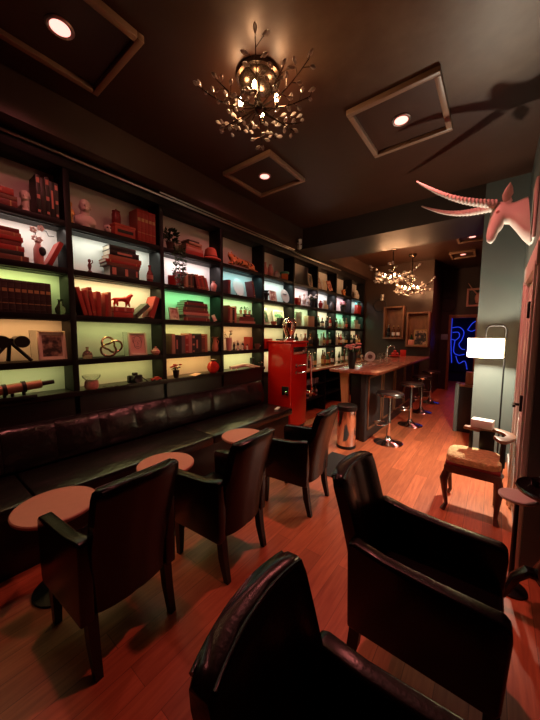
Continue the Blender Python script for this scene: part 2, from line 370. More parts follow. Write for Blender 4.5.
ch.location = (-1.695, .67, 0); ch.rotation_euler = (0, 0, PI+R(3))
dup(ch, (-1.605, 1.405, 0), PI+R(4), 'black leather armchair between its two neighbours facing the middle round table')
dup(ch, (-1.535, 2.33, 0), PI+R(5), 'black leather armchair nearest the trash can, at the round table closest to the bar')
cl_ = make_chair('large black leather armchair facing right beside the dark ornate side table', .085); cl_.location = (-.175, 1.44, 0)
dup(cl_, (-.06, .56, 0), R(7), 'nearest black leather armchair, cut off by the bottom edge of the photo')

# ------------------------------------------------------------------ little round tables by the bench
def make_table(label):
    t = thing('round_table', label, 'table', group='small round tables along the bench')
    MB().lathe([(0, .526), (.213, .526), (.22, .532), (.221, .546), (.215, .552), (0, .552)], seg=48).build('tabletop', M_tabletop, t)
    MB().lathe([(.03, .03), (.024, .06), (.024, .50), (.09, .52), (.09, .526)], seg=20).build('pedestal', M_blackmetal, t)
    MB().lathe([(0, 0), (.145, 0), (.145, .012), (.05, .03), (.03, .04)], seg=32).build('base', M_blackmetal, t)
    return t
tb = make_table('copper coloured round table nearest the viewer in front of the bench'); tb.location = (-2.085, .55, 0)
dup(tb, (-2.07, 1.30, 0), 0, 'copper coloured round table in the middle of three along the bench')
dup(tb, (-2.035, 2.18, 0), 0, 'copper coloured round table farthest along the bench, closest to the red cabinet')
o = MB().box((0, 0, .009), (.05, .15, .017), .006).build('remote_control', mat('white_plastic', (.75, .7, .65), .4), loc=(-2.50, 3.42, .5005), rot=(0, 0, R(20)))
tag(o, 'small white remote lying on the far end of the leather bench', 'remote')

# ------------------------------------------------------------------ red cabinet and chrome bust
rc = thing('red_cabinet', 'tall glossy red metal cabinet with chrome lever at the end of the bench', 'cabinet', (-2.79, 4.11, 0))
MB().prism([(-.235, .06), (.235, .06), (.235, 1.46), (-.235, 1.46)], 'y', -.26, .25).build('body', M_red, rc, bevel=.02)
MB().rng((-.245, .25), (-.27, .265), (1.462, 1.5), .012).build('top_cap', M_red, rc)
MB().rng((-.22, .215), (-.24, .23), (0, .06), .006).build('plinth', M_black, rc)
mb = MB(); mb.rng((.07, .2), (-.275, -.262), (.62, .76), .005); cb = mb.build('coin_box', M_black, rc)
MB().lathe([(0, 0), (.03, 0), (.03, .02), (.012, .03), (.012, .05), (.028, .055), (.028, .07), (0, .072)], M=Matrix.Rotation(PI/2, 4, 'X'), seg=14, c=(.16, -.275, .66)).build('chrome_knob', M_chrome, rc)
for z in (.98, 1.10):
    mb = MB(); mb.tube([(.24, -.12, z), (.29, -.12, z), (.31, -.10, z), (.31, .05, z)], .012); mb.ell((.31, .06, z), (.02, .02, .02)); mb.lathe([(0, 0), (.03, 0), (.03, .012), (0, .014)], M=Matrix.Rotation(PI/2, 4, 'Y'), c=(.24, -.12, z), seg=14)
    mb.build('chrome_latch', M_chrome, rc)
mb = MB(); mb.tube([(.25, .2, .62), (.33, .2, .62), (.36, .21, .66), (.33, .23, .9), (.31, .24, 1.15), (.30, .24, 1.22)], [.022, .022, .02, .018, .016, .016]); mb.ell((.36, .21, .63), (.035, .035, .035)); mb.ell((.30, .24, 1.24), (.025, .025, .04))
mb.build('pull_lever', M_chrome, rc)
MB().rng((.241, .245), (-.2, .22), (1.28, 1.40), .002).build('name_plate', M_chrome, rc)
hb = thing('head_bust', 'shiny chrome copper head sculpture standing on top of the red cabinet', 'sculpture', (-2.69, 4.0, 1.501), R(-20))
prof = [(.0, 0), (.075, .0), (.08, .02), (.058, .05), (.052, .08), (.06, .11), (.08, .16), (.092, .22), (.096, .27), (.088, .32), (.06, .36), (0, .378)]
mb = MB(); mb.lathe(prof, seg=24); mb.ell((.075, -.0, .2), (.03, .022, .03)); mb.ell((.098, 0, .235), (.018, .014, .028)); mb.ell((.068, 0, .165), (.025, .028, .018))
for s in (-1, 1): mb.ell((0, s*.1, .23), (.02, .012, .032))
mb.build('head', M_copper if 0 else mat('rose_chrome', (.75, .5, .42), .12, 1), hb); hb.scale = (1.2, 1.2, 1.0)
o = MB().box((0, 0, .012), (.2, .1, .022), .004).build('black_tray', M_black, loc=(-2.92, 4.12, 1.501)); tag(o, 'flat black tray on the red cabinet beside the chrome head', 'tray')

# ------------------------------------------------------------------ bar
bar = thing('bar_counter', 'long bar with glossy red-brown wooden top and grey front panels', 'bar counter', (0, 0, 0))
MB().rng((-2.03, -1.27), (4.14, 8.1), (1.03, 1.075), .012).build('bar_top', M_bartop, bar)
M_stone = mat('grey_slate', (.03, .027, .027), .5, noise=.35, nscale=12, bump=.2)
MB().rng((-1.55, -1.47), (4.22, 8.05), (.0, 1.03), .004).build('front_panel', M_stone, bar)
MB().rng((-1.72, -1.551), (4.26, 8.05), (.0, 1.03), .004).build('carcass', M_darkwood, bar)
y = 4.3
for i in range(5):
    mb = MB(); a, b = y, y+.66; x0, x1 = -1.47, -1.452
    for q in (((a, a+.03), (.16, .98)), ((b-.03, b), (.16, .98)), ((a, b), (.16, .19)), ((a, b), (.95, .98))): mb.rng((x0, x1), q[0], q[1], .004)
    mb.build('panel_moulding', M_midwood, bar); y += .74
MB().rings([[(-1.9, 4.24, 1.03), (-1.76, 4.24, 1.03), (-1.76, 4.34, 1.03), (-1.9, 4.34, 1.03)], [(-1.815, 4.26, 0), (-1.765, 4.26, 0), (-1.765, 4.31, 0), (-1.815, 4.31, 0)]]).build('tapered_leg', M_lightwood, bar)
bc = thing('back_counter', 'low back bar counter with wooden top below the lit bottles', 'counter', (0, 0, 0))
MB().rng((-3.24, -2.76), (4.64, 8.36), (.88, .92), .008).build('worktop', M_bartop, bc)
MB().rng((-3.24, -3.2), (4.66, 8.34), (.02, .88)).build('back_board', M_darkwood, bc)
for yy in (4.66, 5.58, 6.5, 7.42, 8.32): MB().rng((-3.19, -2.82), (yy, yy+.03), (0, .88), .003).build('side_panel', M_shelf, bc)
for zz in (.3, .58): MB().rng((-3.19, -2.84), (4.7, 8.31), (zz, zz+.02), .002).build('inner_shelf', M_shelf, bc)
o = MB().rng((-2.66, -2.5), (4.3, 6.2), (0, .03), .006).build('floor_plank', M_lightwood); tag(o, 'pale wooden plank lying on the floor behind the bar', 'plank')

def make_stool(label):
    t = thing('bar_stool', label, 'bar stool', group='chrome bar stools along the bar')
    MB().lathe([(0, .715), (.15, .715), (.18, .725), (.19, .745), (.18, .765), (.12, .772), (0, .774)], seg=32).build('seat', mat('stool_vinyl', (.03, .02, .02), .3), t)
    MB().lathe([(.182, .712), (.194, .716), (.196, .744), (.19, .75), (.186, .72)], seg=32).build('seat_rim', M_chrome, t)
    MB().lathe([(.03, .05), (.027, .3), (.027, .34), (.02, .35), (.02, .69), (.06, .71), (.12, .716)], seg=18).build('column_post', M_chrome, t)
    MB().lathe([(0, 0), (.2, 0), (.205, .008), (.19, .016), (.1, .03), (.05, .06), (.032, .1), (.028, .12)], seg=36).build('base', M_chrome, t)
    mb = MB(); mb.tube([(-.03+.0, 0, .28)] + [(-.115 + .105*math.cos(a), .13*math.sin(a), .28) for a in [R(20 + 320*j/20) for j in range(21)]] + [(-.03, 0, .28)], .011)
    mb.build('footrest', M_chrome, t)
    return t
st = make_stool('chrome bar stool nearest the viewer, beside the trash can'); st.location = (-1.185, 4.43, 0)
for j, (x, yy) in enumerate([(-1.13, 5.58), (-1.16, 6.68), (-1.17, 7.78)]):
    dup(st, (x, yy, 0), R(6*j), ['second chrome bar stool from the trash can along the bar', 'third chrome bar stool from the trash can along the bar', 'farthest chrome bar stool at the dark end of the bar'][j])
tc = thing('trash_can', 'round chrome trash can standing at the near corner of the bar', 'trash can', (-1.62, 3.90, 0))
MB().lathe([(0, .0), (.125, 0), (.13, .02), (.13, .54), (.0, .54)], seg=40).build('can_body', M_chrome, tc)
MB().lathe([(.12, .541), (.137, .541), (.14, .56), (.14, .60), (.13, .612), (.1, .60), (.0, .59)], seg=40).build('lid', M_black, tc)
MB().lathe([(.1325, .0), (.135, .002), (.135, .035), (.1325, .04)], seg=40).build('foot_ring', M_black, tc)
o = MB().rng((-1.68, -1.15), (2.92, 3.58), (.001, .009), .003).build('floor_mat', mat('dark_grey_mat', (.03, .03, .03), .9, noise=.3, nscale=80)); tag(o, 'dark grey floor mat in front of the trash can', 'mat')

# ------------------------------------------------------------------ near and far chandeliers
bulb_m = mat('hot_bulb', (1, .8, .5), .4, emit=(1, .68, .38), estr=60)
CR = None
def crystal_mesh():
    return MB().lathe([(0, -.022), (.006, -.012), (.0115, .002), (.009, .014), (.003, .022), (0, .024)], seg=6)
def chandelier(label, loc, radius, nb, drop, canopy_r, watt, hang, seed, rods=7, csc=1.2):
    global CR
    rnd = random.Random(seed)
    t = thing('chandelier', label, 'chandelier', loc, 0, 'branching crystal chandeliers')
    MB().lathe([(canopy_r, 0), (canopy_r*1.02, -.01), (canopy_r*.98, -.03), (canopy_r*.86, -.035), (canopy_r*.8, -.05), (canopy_r*.5, -.07), (.03, -.075), (0, -.075)], seg=36).build('canopy', M_bronze, t)
    mb = MB(); mb.tube([(0, 0, -.06), (0, 0, -hang)], .012); mb.ell((0, 0, -hang), (.045, .045, .04)); mb.lathe([(.0, -.05), (.018, -.035), (.03, 0), (.02, .04), (.0, .05)], c=(0, 0, -hang+.02)); mb.build('stem', M_bronze, t)
    for i in range(nb):
        az = 2*PI*i/nb + rnd.uniform(-.12, .12); tier = i % 3
        rl = radius*(1.0, .86, .62)[tier]*rnd.uniform(.93, 1.05); dz = ((.07, .0, -.09) if hang < .5 else (.16, .0, -.07))[tier]
        ca, sa = math.cos(az), math.sin(az)
        f = lambda s, o=0: Vector((ca*rl*s - sa*o, sa*rl*s + ca*o, -hang + dz*s*s*1.2 - .03*math.sin(PI*s)))
        mb = MB(); mb.tube([f(s/6) for s in range(7)], [.006, .006, .005, .005, .004, .004, .003], 6)
        spots = []
        for j in range(rods):
            s = .38 + .62*j/(rods-1); o = (0 if j == rods-1 else (1 if j % 2 else -1)*rnd.uniform(.035, .07)); zoff = rnd.uniform(-.02, .045)
            tip = f(min(1.02, s+.07), o) + Vector((0, 0, zoff)); mb.tube([f(s), tip], .0025, 5); spots.append((tip, (f(s+.1, o*2)-f(s)).normalized()))
        br = mb.build('branch', M_bronze, t)
        for p, dv in spots:
            if CR is None: c = crystal_mesh().build('crystal', M_crystal, br); CR = c.data
            else: c = bpy.data.objects.new('crystal', CR); COL.objects.link(c); c.parent = br
            c.location = p; c.rotation_euler = dv.to_track_quat('Z', 'Y').to_euler(); c.scale = (csc, csc, csc)
    for i in range(4):
        az = 2*PI*i/4 + .5; x, y = .15*math.cos(az)*radius/.5, .15*math.sin(az)*radius/.5
        b = MB(); b.tube([(0, 0, -hang), (x*.6, y*.6, -hang-.03), (x, y, -hang)], .006); b.lathe([(0, 0), (.016, 0), (.02, .02), (.012, .03), (0, .03)], c=(x, y, -hang-.005)); b.build('bulb_arm', M_bronze, t)
        MB().lathe([(0, 0), (.008, .0), (.017, .02), (.014, .04), (.005, .06), (0, .065)], c=(x, y, -hang+.027), seg=12).build('bulb', bulb_m, t)
        light('POINT', 'bulb_glow', (x*1.25, y*1.25, -hang+.05), watt/4, (1, .46, .20), t, shadow_soft_size=.03)
    return t
M_bronze = mat('dark_bronze', (.1, .07, .05), .22, .9)
chandelier('large branching crystal chandelier nearest the viewer, fixed flat to the ceiling', (-1.5, 1.78, H-.001), .45, 14, 0, .165, CHAND_W, .22, 3)
chandelier('left crystal chandelier over the bar, hanging from a rod, behind the ceiling beam', (-1.86, 6.75, H-.001), .50, 15, 0, .09, FAR_W, .66, 5, rods=6, csc=2.1)
chandelier('right crystal chandelier over the bar, hanging lower and farther back', (-1.66, 7.62, H-.001), .47, 15, 0, .09, FAR_W, .82, 9, rods=6, csc=2.1)

# ------------------------------------------------------------------ floor lamp
fl = thing('floor_lamp', 'lit floor lamp with hooked thin metal pole and cream drum shade', 'floor lamp', (.088, 4.15, 0))
pts = [(0, 0, .03), (0, 0, 1.62)] + [(-.05+.05*math.cos(a), 0, 1.665+.05*math.sin(a)) for a in [R(x) for x in (0, 30, 60, 90)]] + [(-.13+.05*math.cos(a), 0, 1.665+.05*math.sin(a)) for a in [R(x) for x in (90, 120, 150, 180)]] + [(-.18, 0, 1.56)]
MB().tube(pts, .0085, 10).build('pole', M_blackmetal, fl)
MB().lathe([(0, 0), (.12, 0), (.12, .015), (.03, .028), (.012, .05)], c=(-.045, 0, 0), seg=32).build('base', M_blackmetal, fl)
ms = mat('lamp_linen', (.7, .58, .4), .8, emit=(1, .74, .40), estr=.15)
tl = ms.node_tree.nodes.new('ShaderNodeBsdfTranslucent'); tl.inputs[0].default_value = (.88, .72, .46, 1); mxs = ms.node_tree.nodes.new('ShaderNodeMixShader'); mxs.inputs[0].default_value = .65
ms.node_tree.links.new(ms.node_tree.nodes['Principled BSDF'].outputs[0], mxs.inputs[1]); ms.node_tree.links.new(tl.outputs[0], mxs.inputs[2]); ms.node_tree.links.new(mxs.outputs[0], ms.node_tree.nodes['Material Output'].inputs['Surface'])
mb = MB(); rs = []
for (r_, z) in ((.168, 1.352), (.168, 1.576)): rs.append([(-.18+r_*math.cos(2*PI*k/40), r_*math.sin(2*PI*k/40), z) for k in range(40)])
mb.rings(rs, cap=(0, 0)).build('lamp_shade', ms, fl)
mb = MB()
for z in (1.355, 1.573): mb.tube([(-.18+.1685*math.cos(2*PI*k/40), .1685*math.sin(2*PI*k/40), z) for k in range(41)], .0045, 6)
mb.tube([(-.18, 0, 1.573), (-.012, 0, 1.573)], .003, 6); mb.tube([(-.18, 0, 1.573), (-.348, 0, 1.573)], .003, 6)
mb.build('shade_ring', M_blackmetal, fl)
MB().lathe([(.014, 1.50), (.016, 1.555), (.0, 1.56)], c=(-.18, 0, 0), seg=12).build('socket', M_blackmetal, fl)
MB().ell((-.18, 0, 1.462), (.028, .028, .036)).build('bulb', mat('lamp_bulb', (1, .9, .7), .4, emit=(1, .80, .52), estr=30), fl)
light('POINT', 'lamp_glow', (-.18, -.034, 1.45), LAMP_W, (1, .88, .68), fl, shadow_soft_size=.035)

# ------------------------------------------------------------------ corner chair, tissue box, side tables
cc = thing('corner_chair', 'wooden corner chair with curved arm rail and furry tan seat cushion', 'chair', (-.1, 3.2, 0))
mb = MB(); mb.box((0, 0, .40), (.42, .40, .07), .012); mb.build('seat_frame', M_redwood, cc)
mb = MB(); mb.box((0, 0, .448), (.40, .385, .03), .012); mb.build('seat_base', mat('red_velvet', (.22, .02, .02), .7), cc)
mb = MB(); n = 14; rs = []
for j in range(n+1):
    z = .463 + (([.463, .468, .475, .483, .490, .496, .500, .503, .506, .509, .511, .513, .5145, .5155, .516][j])-.463)*1.35; q = math.cos(PI/2*(j/n)**2.2)*.96+.04
    rs.append([(.205*q*math.copysign(abs(math.cos(a))**.45, math.cos(a)), .195*q*math.copysign(abs(math.sin(a))**.45, math.sin(a)), z) for a in [2*PI*k/28 for k in range(28)]])
mb.rings(rs).build('cushion', mat('tan_fur', (.66, .43, .2), .9, noise=.5, nscale=30, bump=1, bscale=60), cc, smooth=70)
def cab_leg(x, y, dx, dy):
    MB().tube([(x, y, .38), (x+dx*.25, y+dy*.25, .30), (x+dx*.15, y+dy*.15, .18), (x-dx*.02, y-dy*.02, .06), (x+dx*.25, y+dy*.25, .0)], [.032, .034, .022, .016, .022], 10).build('leg', M_redwood, cc)
cab_leg(-.18, -.165, -.1, -.1); cab_leg(-.18, .165, -.1, .1); cab_leg(.18, .165, .02, .1); cab_leg(.185, -.165, .03, -.1)
cen = (.10, .06); arc = [R(x) for x in range(-70, 169, 12)]; nA = len(arc)-1
wd = [.062 if k in (0, nA) else .075 if k in (1, nA-1) else .05 if k in (2, nA-2) else .036 for k in range(nA+1)]
out = [(cen[0]+(.155+w__)*math.cos(a), cen[1]+(.165+w__)*math.sin(a)) for a, w__ in zip(arc, wd)]; inn = [(cen[0]+(.155-w__)*math.cos(a), cen[1]+(.165-w__)*math.sin(a)) for a, w__ in zip(arc, wd)]
rs = [[(o_[0], o_[1], .70), (o_[0], o_[1], .728), (i_[0], i_[1], .728), (i_[0], i_[1], .70)] for o_, i_ in zip(out, inn)]
MB().rings(rs).build('arm_rail', M_midwood, cc, bevel=.005)
for a in (R(-48), R(45), R(150)):
    x, y = cen[0]+.155*math.cos(a), cen[1]+.165*math.sin(a)
    MB().tube([(min(x, .19), min(y, .185), .40), (min(x, .2), min(y, .19), .5), (x, y, .6), (x, y, .70)], [.02, .016, .018, .015], 10).build('arm_post', M_darkwood, cc)
for a in (R(0), R(95)):
    x, y = cen[0]+.15*math.cos(a), cen[1]+.16*math.sin(a)
    MB().box((min(x, .22), min(y, .21), .57), (.012 if a < .1 else .12, .12 if a < .1 else .012, .262), .004).build('back_splat', M_darkwood, cc)
o = MB().box((0, 0, .0375), (.17, .11, .075), .004).build('tissue_box', mat('white_card', (.8, .76, .70), .6), loc=(-.055, 3.40, .7285), rot=(0, 0, R(-8))); tag(o, 'white box resting on the curved arm rail of the corner chair', 'box')
mt = thing('side_table', 'small round side table with white marble top beside the corner chair', 'side table', (.205, 2.60, 0)); mt.location = (.20, 2.58, 0)
MB().lathe([(0, .60), (.09, .60), (.095, .606), (.095, .616), (.091, .62), (0, .62)], seg=40, c=(0, 0, 0)).build('marble_top', mat('white_marble', (.78, .76, .70), .2, noise=.08, nscale=12), mt)
MB().lathe([(0, 0), (.085, 0), (.085, .012), (.015, .03), (.012, .58), (.06, .6)], seg=24, c=(0, 0, 0)).build('pedestal', M_blackmetal, mt)
mt.location = (.162, 2.30, 0)
bt = thing('pedestal_table', 'dark ornate round pedestal table at the right edge of the photo', 'side table', (.305, 2.17, 0))
MB().lathe([(0, .72), (.145, .72), (.163, .73), (.168, .745), (.162, .755), (.152, .745), (.142, .738), (0, .736)], seg=44).build('tabletop', M_blackmetal if 0 else mat('ebony', (.012, .008, .008), .25, coat=.4), bt)
MB().lathe([(.03, .18), (.055, .22), (.06, .27), (.035, .33), (.028, .40), (.045, .46), (.03, .52), (.028, .62), (.075, .705), (.12, .72)], seg=24).build('pedestal', MATS['ebony'], bt)
for a in (R(195), R(315), R(75)):
    ca, sa = math.cos(a), math.sin(a)
    MB().tube([(ca*r_, sa*r_, z) for r_, z in ((.02, .24), (.09, .25), (.14, .2), (.18, .1), (.215, .035), (.245, .018), (.26, .022))], [.03, .032, .028, .022, .018, .02, .014], 10).build('leg', MATS['ebony'], bt)
for j, (x, y) in enumerate(((-.075, .06), (-.02, .10), (-.04, -.02), (.03, .04))):
    c = thing('votive_cup', ['small dark glass cup on the black pedestal table, nearest its left rim', 'small dark glass cup on the black pedestal table, at the back', 'small dark glass cup on the black pedestal table, at the front', 'small dark glass cup on the black pedestal table, near the photo edge'][j], 'cup', (.305+x, 2.17+y, .7365), 0, 'dark cups on the pedestal table')
    MB().lathe([(0, 0), (.02, 0), (.026, .03), (.028, .035), (.024, .035), (.019, .006), (0, .005)], seg=18).build('cup', mat('smoked_glass', (.03, .02, .02), .12), c)

# ------------------------------------------------------------------ antelope trophy on the right wall
an = thing('antelope_trophy', 'white antelope head trophy with long ringed horns on the right wall', 'animal trophy', (WX, 3.53, 2.66))
def L(p): return (p[0]-WX, p[1]-3.53, p[2]-2.66)
MB().box((-.012, 0, .03), (.022, .26, .50), .01).build('plaque', M_plaster, an)
TB = [((.150, 2.83), (.191, 2.40), .12), ((.10, 2.817), (.14, 2.462), .11), ((.057, 2.805), (.082, 2.555), .09), ((.014, 2.813), (.036, 2.62), .075), ((-.022, 2.831), (-.003, 2.631), .075), ((-.055, 2.838), (-.009, 2.605), .075), ((-.085, 2.815), (-.022, 2.581), .07), ((-.105, 2.763), (-.04, 2.562), .06), ((-.117, 2.692), (-.052, 2.530), .05), ((-.125, 2.621), (-.062, 2.502), .042), ((-.131, 2.549), (-.076, 2.480), .036), ((-.126, 2.498), (-.092, 2.470), .02)]
rs = []
for (tx, tz), (bx_, bz), wd in TB:
    cx_, cz_ = (tx+bx_)/2, (tz+bz)/2
    rs.append([L((min(cx_+(tx-cx_)*math.cos(t), WX-.024), 3.53 + wd*math.sin(t)*(1-.10*math.cos(t)), cz_+(tz-cz_)*math.cos(t))) for t in [2*PI*k/26 for k in range(26)]])
hd = MB().rings(rs); hd.build('head', M_plaster, an, smooth=80)
for s, tip in ((-1, (-.70, 3.22, 3.09)), (1, (-.78, 3.90, 3.11))):
    b0 = Vector((-.085, 3.53+s*.035, 2.815)); t1 = Vector(tip); pts = []; rad = []; n = 66
    for j in range(n+1):
        u = j/n; p = b0.lerp(t1, u) + Vector((0, s*.03*math.sin(PI*u), .0)) + Vector((0, 0, -.06*math.sin(PI*u)))
        pts.append(L(p)); rad.append((.032*(1-u)**.8+.006)*(1 + (.13*(1 if (j % 3) == 0 else -.3) if u < .8 else 0)))
    MB().tube(pts, rad, 14).build('horn', M_plaster, an)
    e = MB(); rs = []
    for u, wd_ in ((0, .018), (.15, .03), (.4, .04), (.7, .028), (.92, .01), (1, .003)):
        c0 = Vector(L((.0, 3.53+s*.055, 2.81))) + Vector((-.02*0+.02*u, s*.10*u, .12*u))
        rs.append([c0 + Vector((math.cos(a)*wd_, math.sin(a)*.010*s, 0)) for a in [2*PI*k/10 for k in range(10)]])
    e.rings(rs).build('ear', M_plaster, an, smooth=60)
    MB().ell(L((-.055, 3.53+s*.068, 2.73)), (.016, .010, .014)).build('eye', M_pink, an)

# ------------------------------------------------------------------ small low cabinet and things in the passage
lc = thing('low_cabinet', 'low cabinet with pale end post standing behind the grey column', 'cabinet', (-.33, 5.82, 0))
MB().rng((-.16, -.105), (-.14, .14), (0, .80), .006).build('end_post', M_wall, lc)
MB().rng((-.104, .13), (-.12, .14), (0, .76), .006).build('body', M_darkwood, lc)
MB().rng((-.104, .14), (-.13, .14), (.761, .79), .004).build('cabinet_top', M_midwood, lc)
o = MB().box((0, 0, .105), (.14, .16, .21), .008).build('wooden_crate', M_midwood, loc=(-.29, 5.83, .7915)); tag(o, 'small brown wooden crate standing on the low cabinet behind the column', 'crate')
sk = thing('framed_skull', 'pink framed horned skull hanging above the blue doorway', 'wall art', (-.5, 9.96, 2.66))
mb = MB()
for q in (((-.22, -.17), (-.25, .25)), ((.17, .22), (-.25, .25)), ((-.17, .17), (-.25, -.2)), ((-.17, .17), (.2, .25))): mb.rng(q[0], (-.03, .038), q[1], .006)
mb.build('frame', M_pink, sk)
MB().rng((-.17, .17), (.03, .038), (-.2, .2)).build('backing', M_black, sk)
mb = MB(); mb.ell((.06, -.02, -.02), (.09, .045, .14)); mb.ell((.04, -.04, -.12), (.05, .03, .06)); mb.build('skull', M_pink, sk)
MB().tube([(.03, -.03, .08), (-.08, -.05, .2), (-.2, -.06, .40)], [.022, .016, .005], 10).build('horn', M_pink, sk)
MB().tube([(.10, -.03, .08), (.18, -.05, .2), (.28, -.06, .40)], [.022, .016, .005], 10).build('horn', M_pink, sk)
o = MB().box((0, 0, 0), (.22, .02, .16), .004).build('wall_notice', mat('blue_grey_card', (.25, .32, .42), .5), loc=(-1.19, 9.985, 1.56)); tag(o, 'small pale blue notice on the dark wall left of the blue doorway', 'notice')
# neon figure in the blue room
ne = thing('neon_sign', 'glowing blue neon line figure on the wall through the doorway', 'neon sign', (-1.02, 11.96, 1.35))
nm = mat('blue_neon', (.1, .2, 1), .4, emit=(.03, .07, 1), estr=.6)
def neon(pts):
    # Catmull-Rom through a few control points
    P = [Vector((x, -.03, z)) for x, z in pts]; out = []
    for i in range(len(P)-1):
        a, b, c, d_ = P[max(i-1, 0)], P[i], P[i+1], P[min(i+2, len(P)-1)]
        for s in range(6):
            t = s/6; out.append(.5*((2*b) + (c-a)*t + (2*a-5*b+4*c-d_)*t*t + (3*b-a-3*c+d_)*t**3))
    out.append(P[-1]); MB().tube(out, .013, 7).build('neon_tube', nm, ne)
neon([(-.22, .95), (-.22, .1), (-.16, -.7)]); neon([(-.2, .52), (0, .54), (.14, .38), (.1, .12), (.02, -.05), (.1, -.2), (.2, -.22)])
neon([(-.19, .36), (-.02, .36), (.02, .22), (-.08, .1), (-.2, .12)]); neon([(-.1, .1), (-.12, -.3), (.02, -.42), (.2, -.38)]); neon([(.24, .45), (.38, .68), (.52, .72), (.5, .5), (.36, .4), (.24, .45)])
neon([(-.05, -.45), (.05, -.7), (.22, -.62), (.3, -.9)])
MB().rng((-.3, .6), (-.012, .038), (-1.0, 1.0), .01).build('backing_board', M_blue, ne)
light('POINT', 'neon_glow', (.2, -.6, .1), BLUE_W, (.05, .1, 1), ne, shadow_soft_size=.3)
for j, (x, y_, z, r_) in enumerate(((-2.62, 8.40, 2.42, .17), (-1.16, 9.985, 2.50, .2))):
    o = MB().tube([(r_*math.cos(2*PI*k/32), 0, r_*math.sin(2*PI*k/32)) for k in range(33)], .009, 6).build('wall_hoop', M_blackmetal, loc=(x, y_, z)); tag(o, ['thin dark hoop on the wall between the bookcase and the wooden wall boxes', 'thin dark hoop on the dark wall right of the wooden wall boxes'][j], 'hoop', 'dark wall hoops')
for j, (x, y_, z) in enumerate(((-2.83, 4.5, 3.17), (-2.55, 8.33, 2.62))):
    t = thing('security_camera', ['small white camera on the corner below the ceiling beam', 'small white camera above the far end of the bookcase'][j], 'camera', (x, y_, z), R(-30), 'white wall cameras')
    MB().box((.03, -.02, .05), (.07, .06, .08), .012).build('camera_body', M_white, t); MB().box((-.01, -.0, -.03), (.07, .06, .07), .012).build('mount', M_white, t)
    MB().lathe([(0, 0), (.018, 0), (.018, .006), (0, .007)], c=(.03, -.052, .05), M=Matrix.Rotation(PI/2, 4, 'X'), seg=14).build('lens', M_black, t)

# ------------------------------------------------------------------ books
BC = {'red': (.34, .035, .025), 'brown': (.16, .055, .035), 'dark': (.022, .015, .014), 'maroon': (.16, .02, .022), 'tan': (.42, .25, .16), 'rust': (.36, .11, .06),
      'black': (.012, .011, .012), 'leather': (.04, .022, .017), 'pink': (.5, .2, .17), 'cream': (.6, .5, .4), 'green': (.05, .075, .05), 'grey': (.16, .13, .12)}
M_band = mat('gilt_band', (.5, .32, .14), .4, .4); M_label = mat('spine_label', (.55, .22, .17), .6)
def book(label, w, h, d, col, loc, rot=(0, 0, 0), style=0, group=None):
    t = thing('book', label, 'book', loc, rot=rot, group=group)
    mb = MB(); th = .0035
    mb.rng((-.005, 0), (0, w), (0, h), .002); mb.rng((-d, -.004), (0, th), (0, h)); mb.rng((-d, -.004), (w-th, w), (0, h))
    if style == 1:
        for q in (.08, .24, .42, .6, .76, .92): mb.tube([(0, .001, h*q), (.003, w/2, h*q), (0, w-.001, h*q)], .003, 5)
        mb.m = 1; mb.rng((-.002, .0012), (w*.12, w*.88), (h*.63, h*.73)); mb.rng((-.002, .001), (w*.05, w*.95), (h*.27, h*.285))
    elif style == 2:
        mb.m = 1; mb.rng((-.002, .0008), (w*.05, w*.95), (h*.86, h*.885)); mb.rng((-.002, .0008), (w*.05, w*.95), (h*.12, h*.145))
    elif style == 3:
        mb.m = 2; mb.rng((-.002, .0008), (w*.15, w*.85), (h*.8, h*.93)); mb.rng((-.002, .0008), (w*.15, w*.85), (h*.4, h*.5)); mb.rng((-.002, .0008), (w*.2, w*.8), (h*.06, h*.12))
    elif style == 4:
        mb.m = 2; mb.rng((-.002, .0008), (w*.3, w*.7), (h*.25, h*.75))
    mb.build('cover', [cmat(BC[col], .45, 'book'), M_band, M_label], t, smooth=30)
    MB().rng((-d+.004, -.005), (th, w-th), (.004, h-.004)).build('page_block', M_pages, t, smooth=0)
    return t
rb = random.Random(11)
def row(y, z, n, w, h, col, lab, group, d=.15, style=1, x=-3.07, gap=.001, lean=0):
    # upright books side by side, left to right
    cols = col if isinstance(col, (list, tuple)) else [col]
    for i in range(n):
        ww = w*(rb.uniform(.8, 1.2) if not style == 1 else 1); hh = h*(rb.uniform(.86, 1.0) if not style == 1 else 1); c = cols[i % len(cols)]
        s = style if isinstance(style, int) else style[i % len(style)]
        a = R(lean[i] if isinstance(lean, (list, tuple)) else lean)
        if i and isinstance(lean, list) and lean[i] > lean[i-1]: y += .185*math.sin(a)
        if a >= 0: yy, zz = y + 0, z; step = ww/max(math.cos(a), .5)
        else: yy, zz = y, z + ww*math.sin(-a); step = ww/math.cos(a)
        book(lab(ORD[i], c), ww, hh, min(d, hh*.8), c, (x, yy + (0 if a == 0 else 0), zz+.0005), (a, 0, 0), s, group)
        y += step + gap
    return y
def stack(y, z, spec, lab, group, x=-3.07, d=.16):
    # lying books, listed from the bottom up: (thickness, length, colour, style, shift)
    n = len(spec)
    for i, (w, h, c, s, sh) in enumerate(spec):
        k = n-1-i; p = 'topmost' if k == 0 else 'bottom' if i == 0 else ORD[k] + ' from the top'
        book(lab(p, c), w, h, d, c, (x+rb.uniform(-.008, .004), y+h+sh, z+.0005), (R(90), 0, 0), s, group); z += w+.0008
    return z
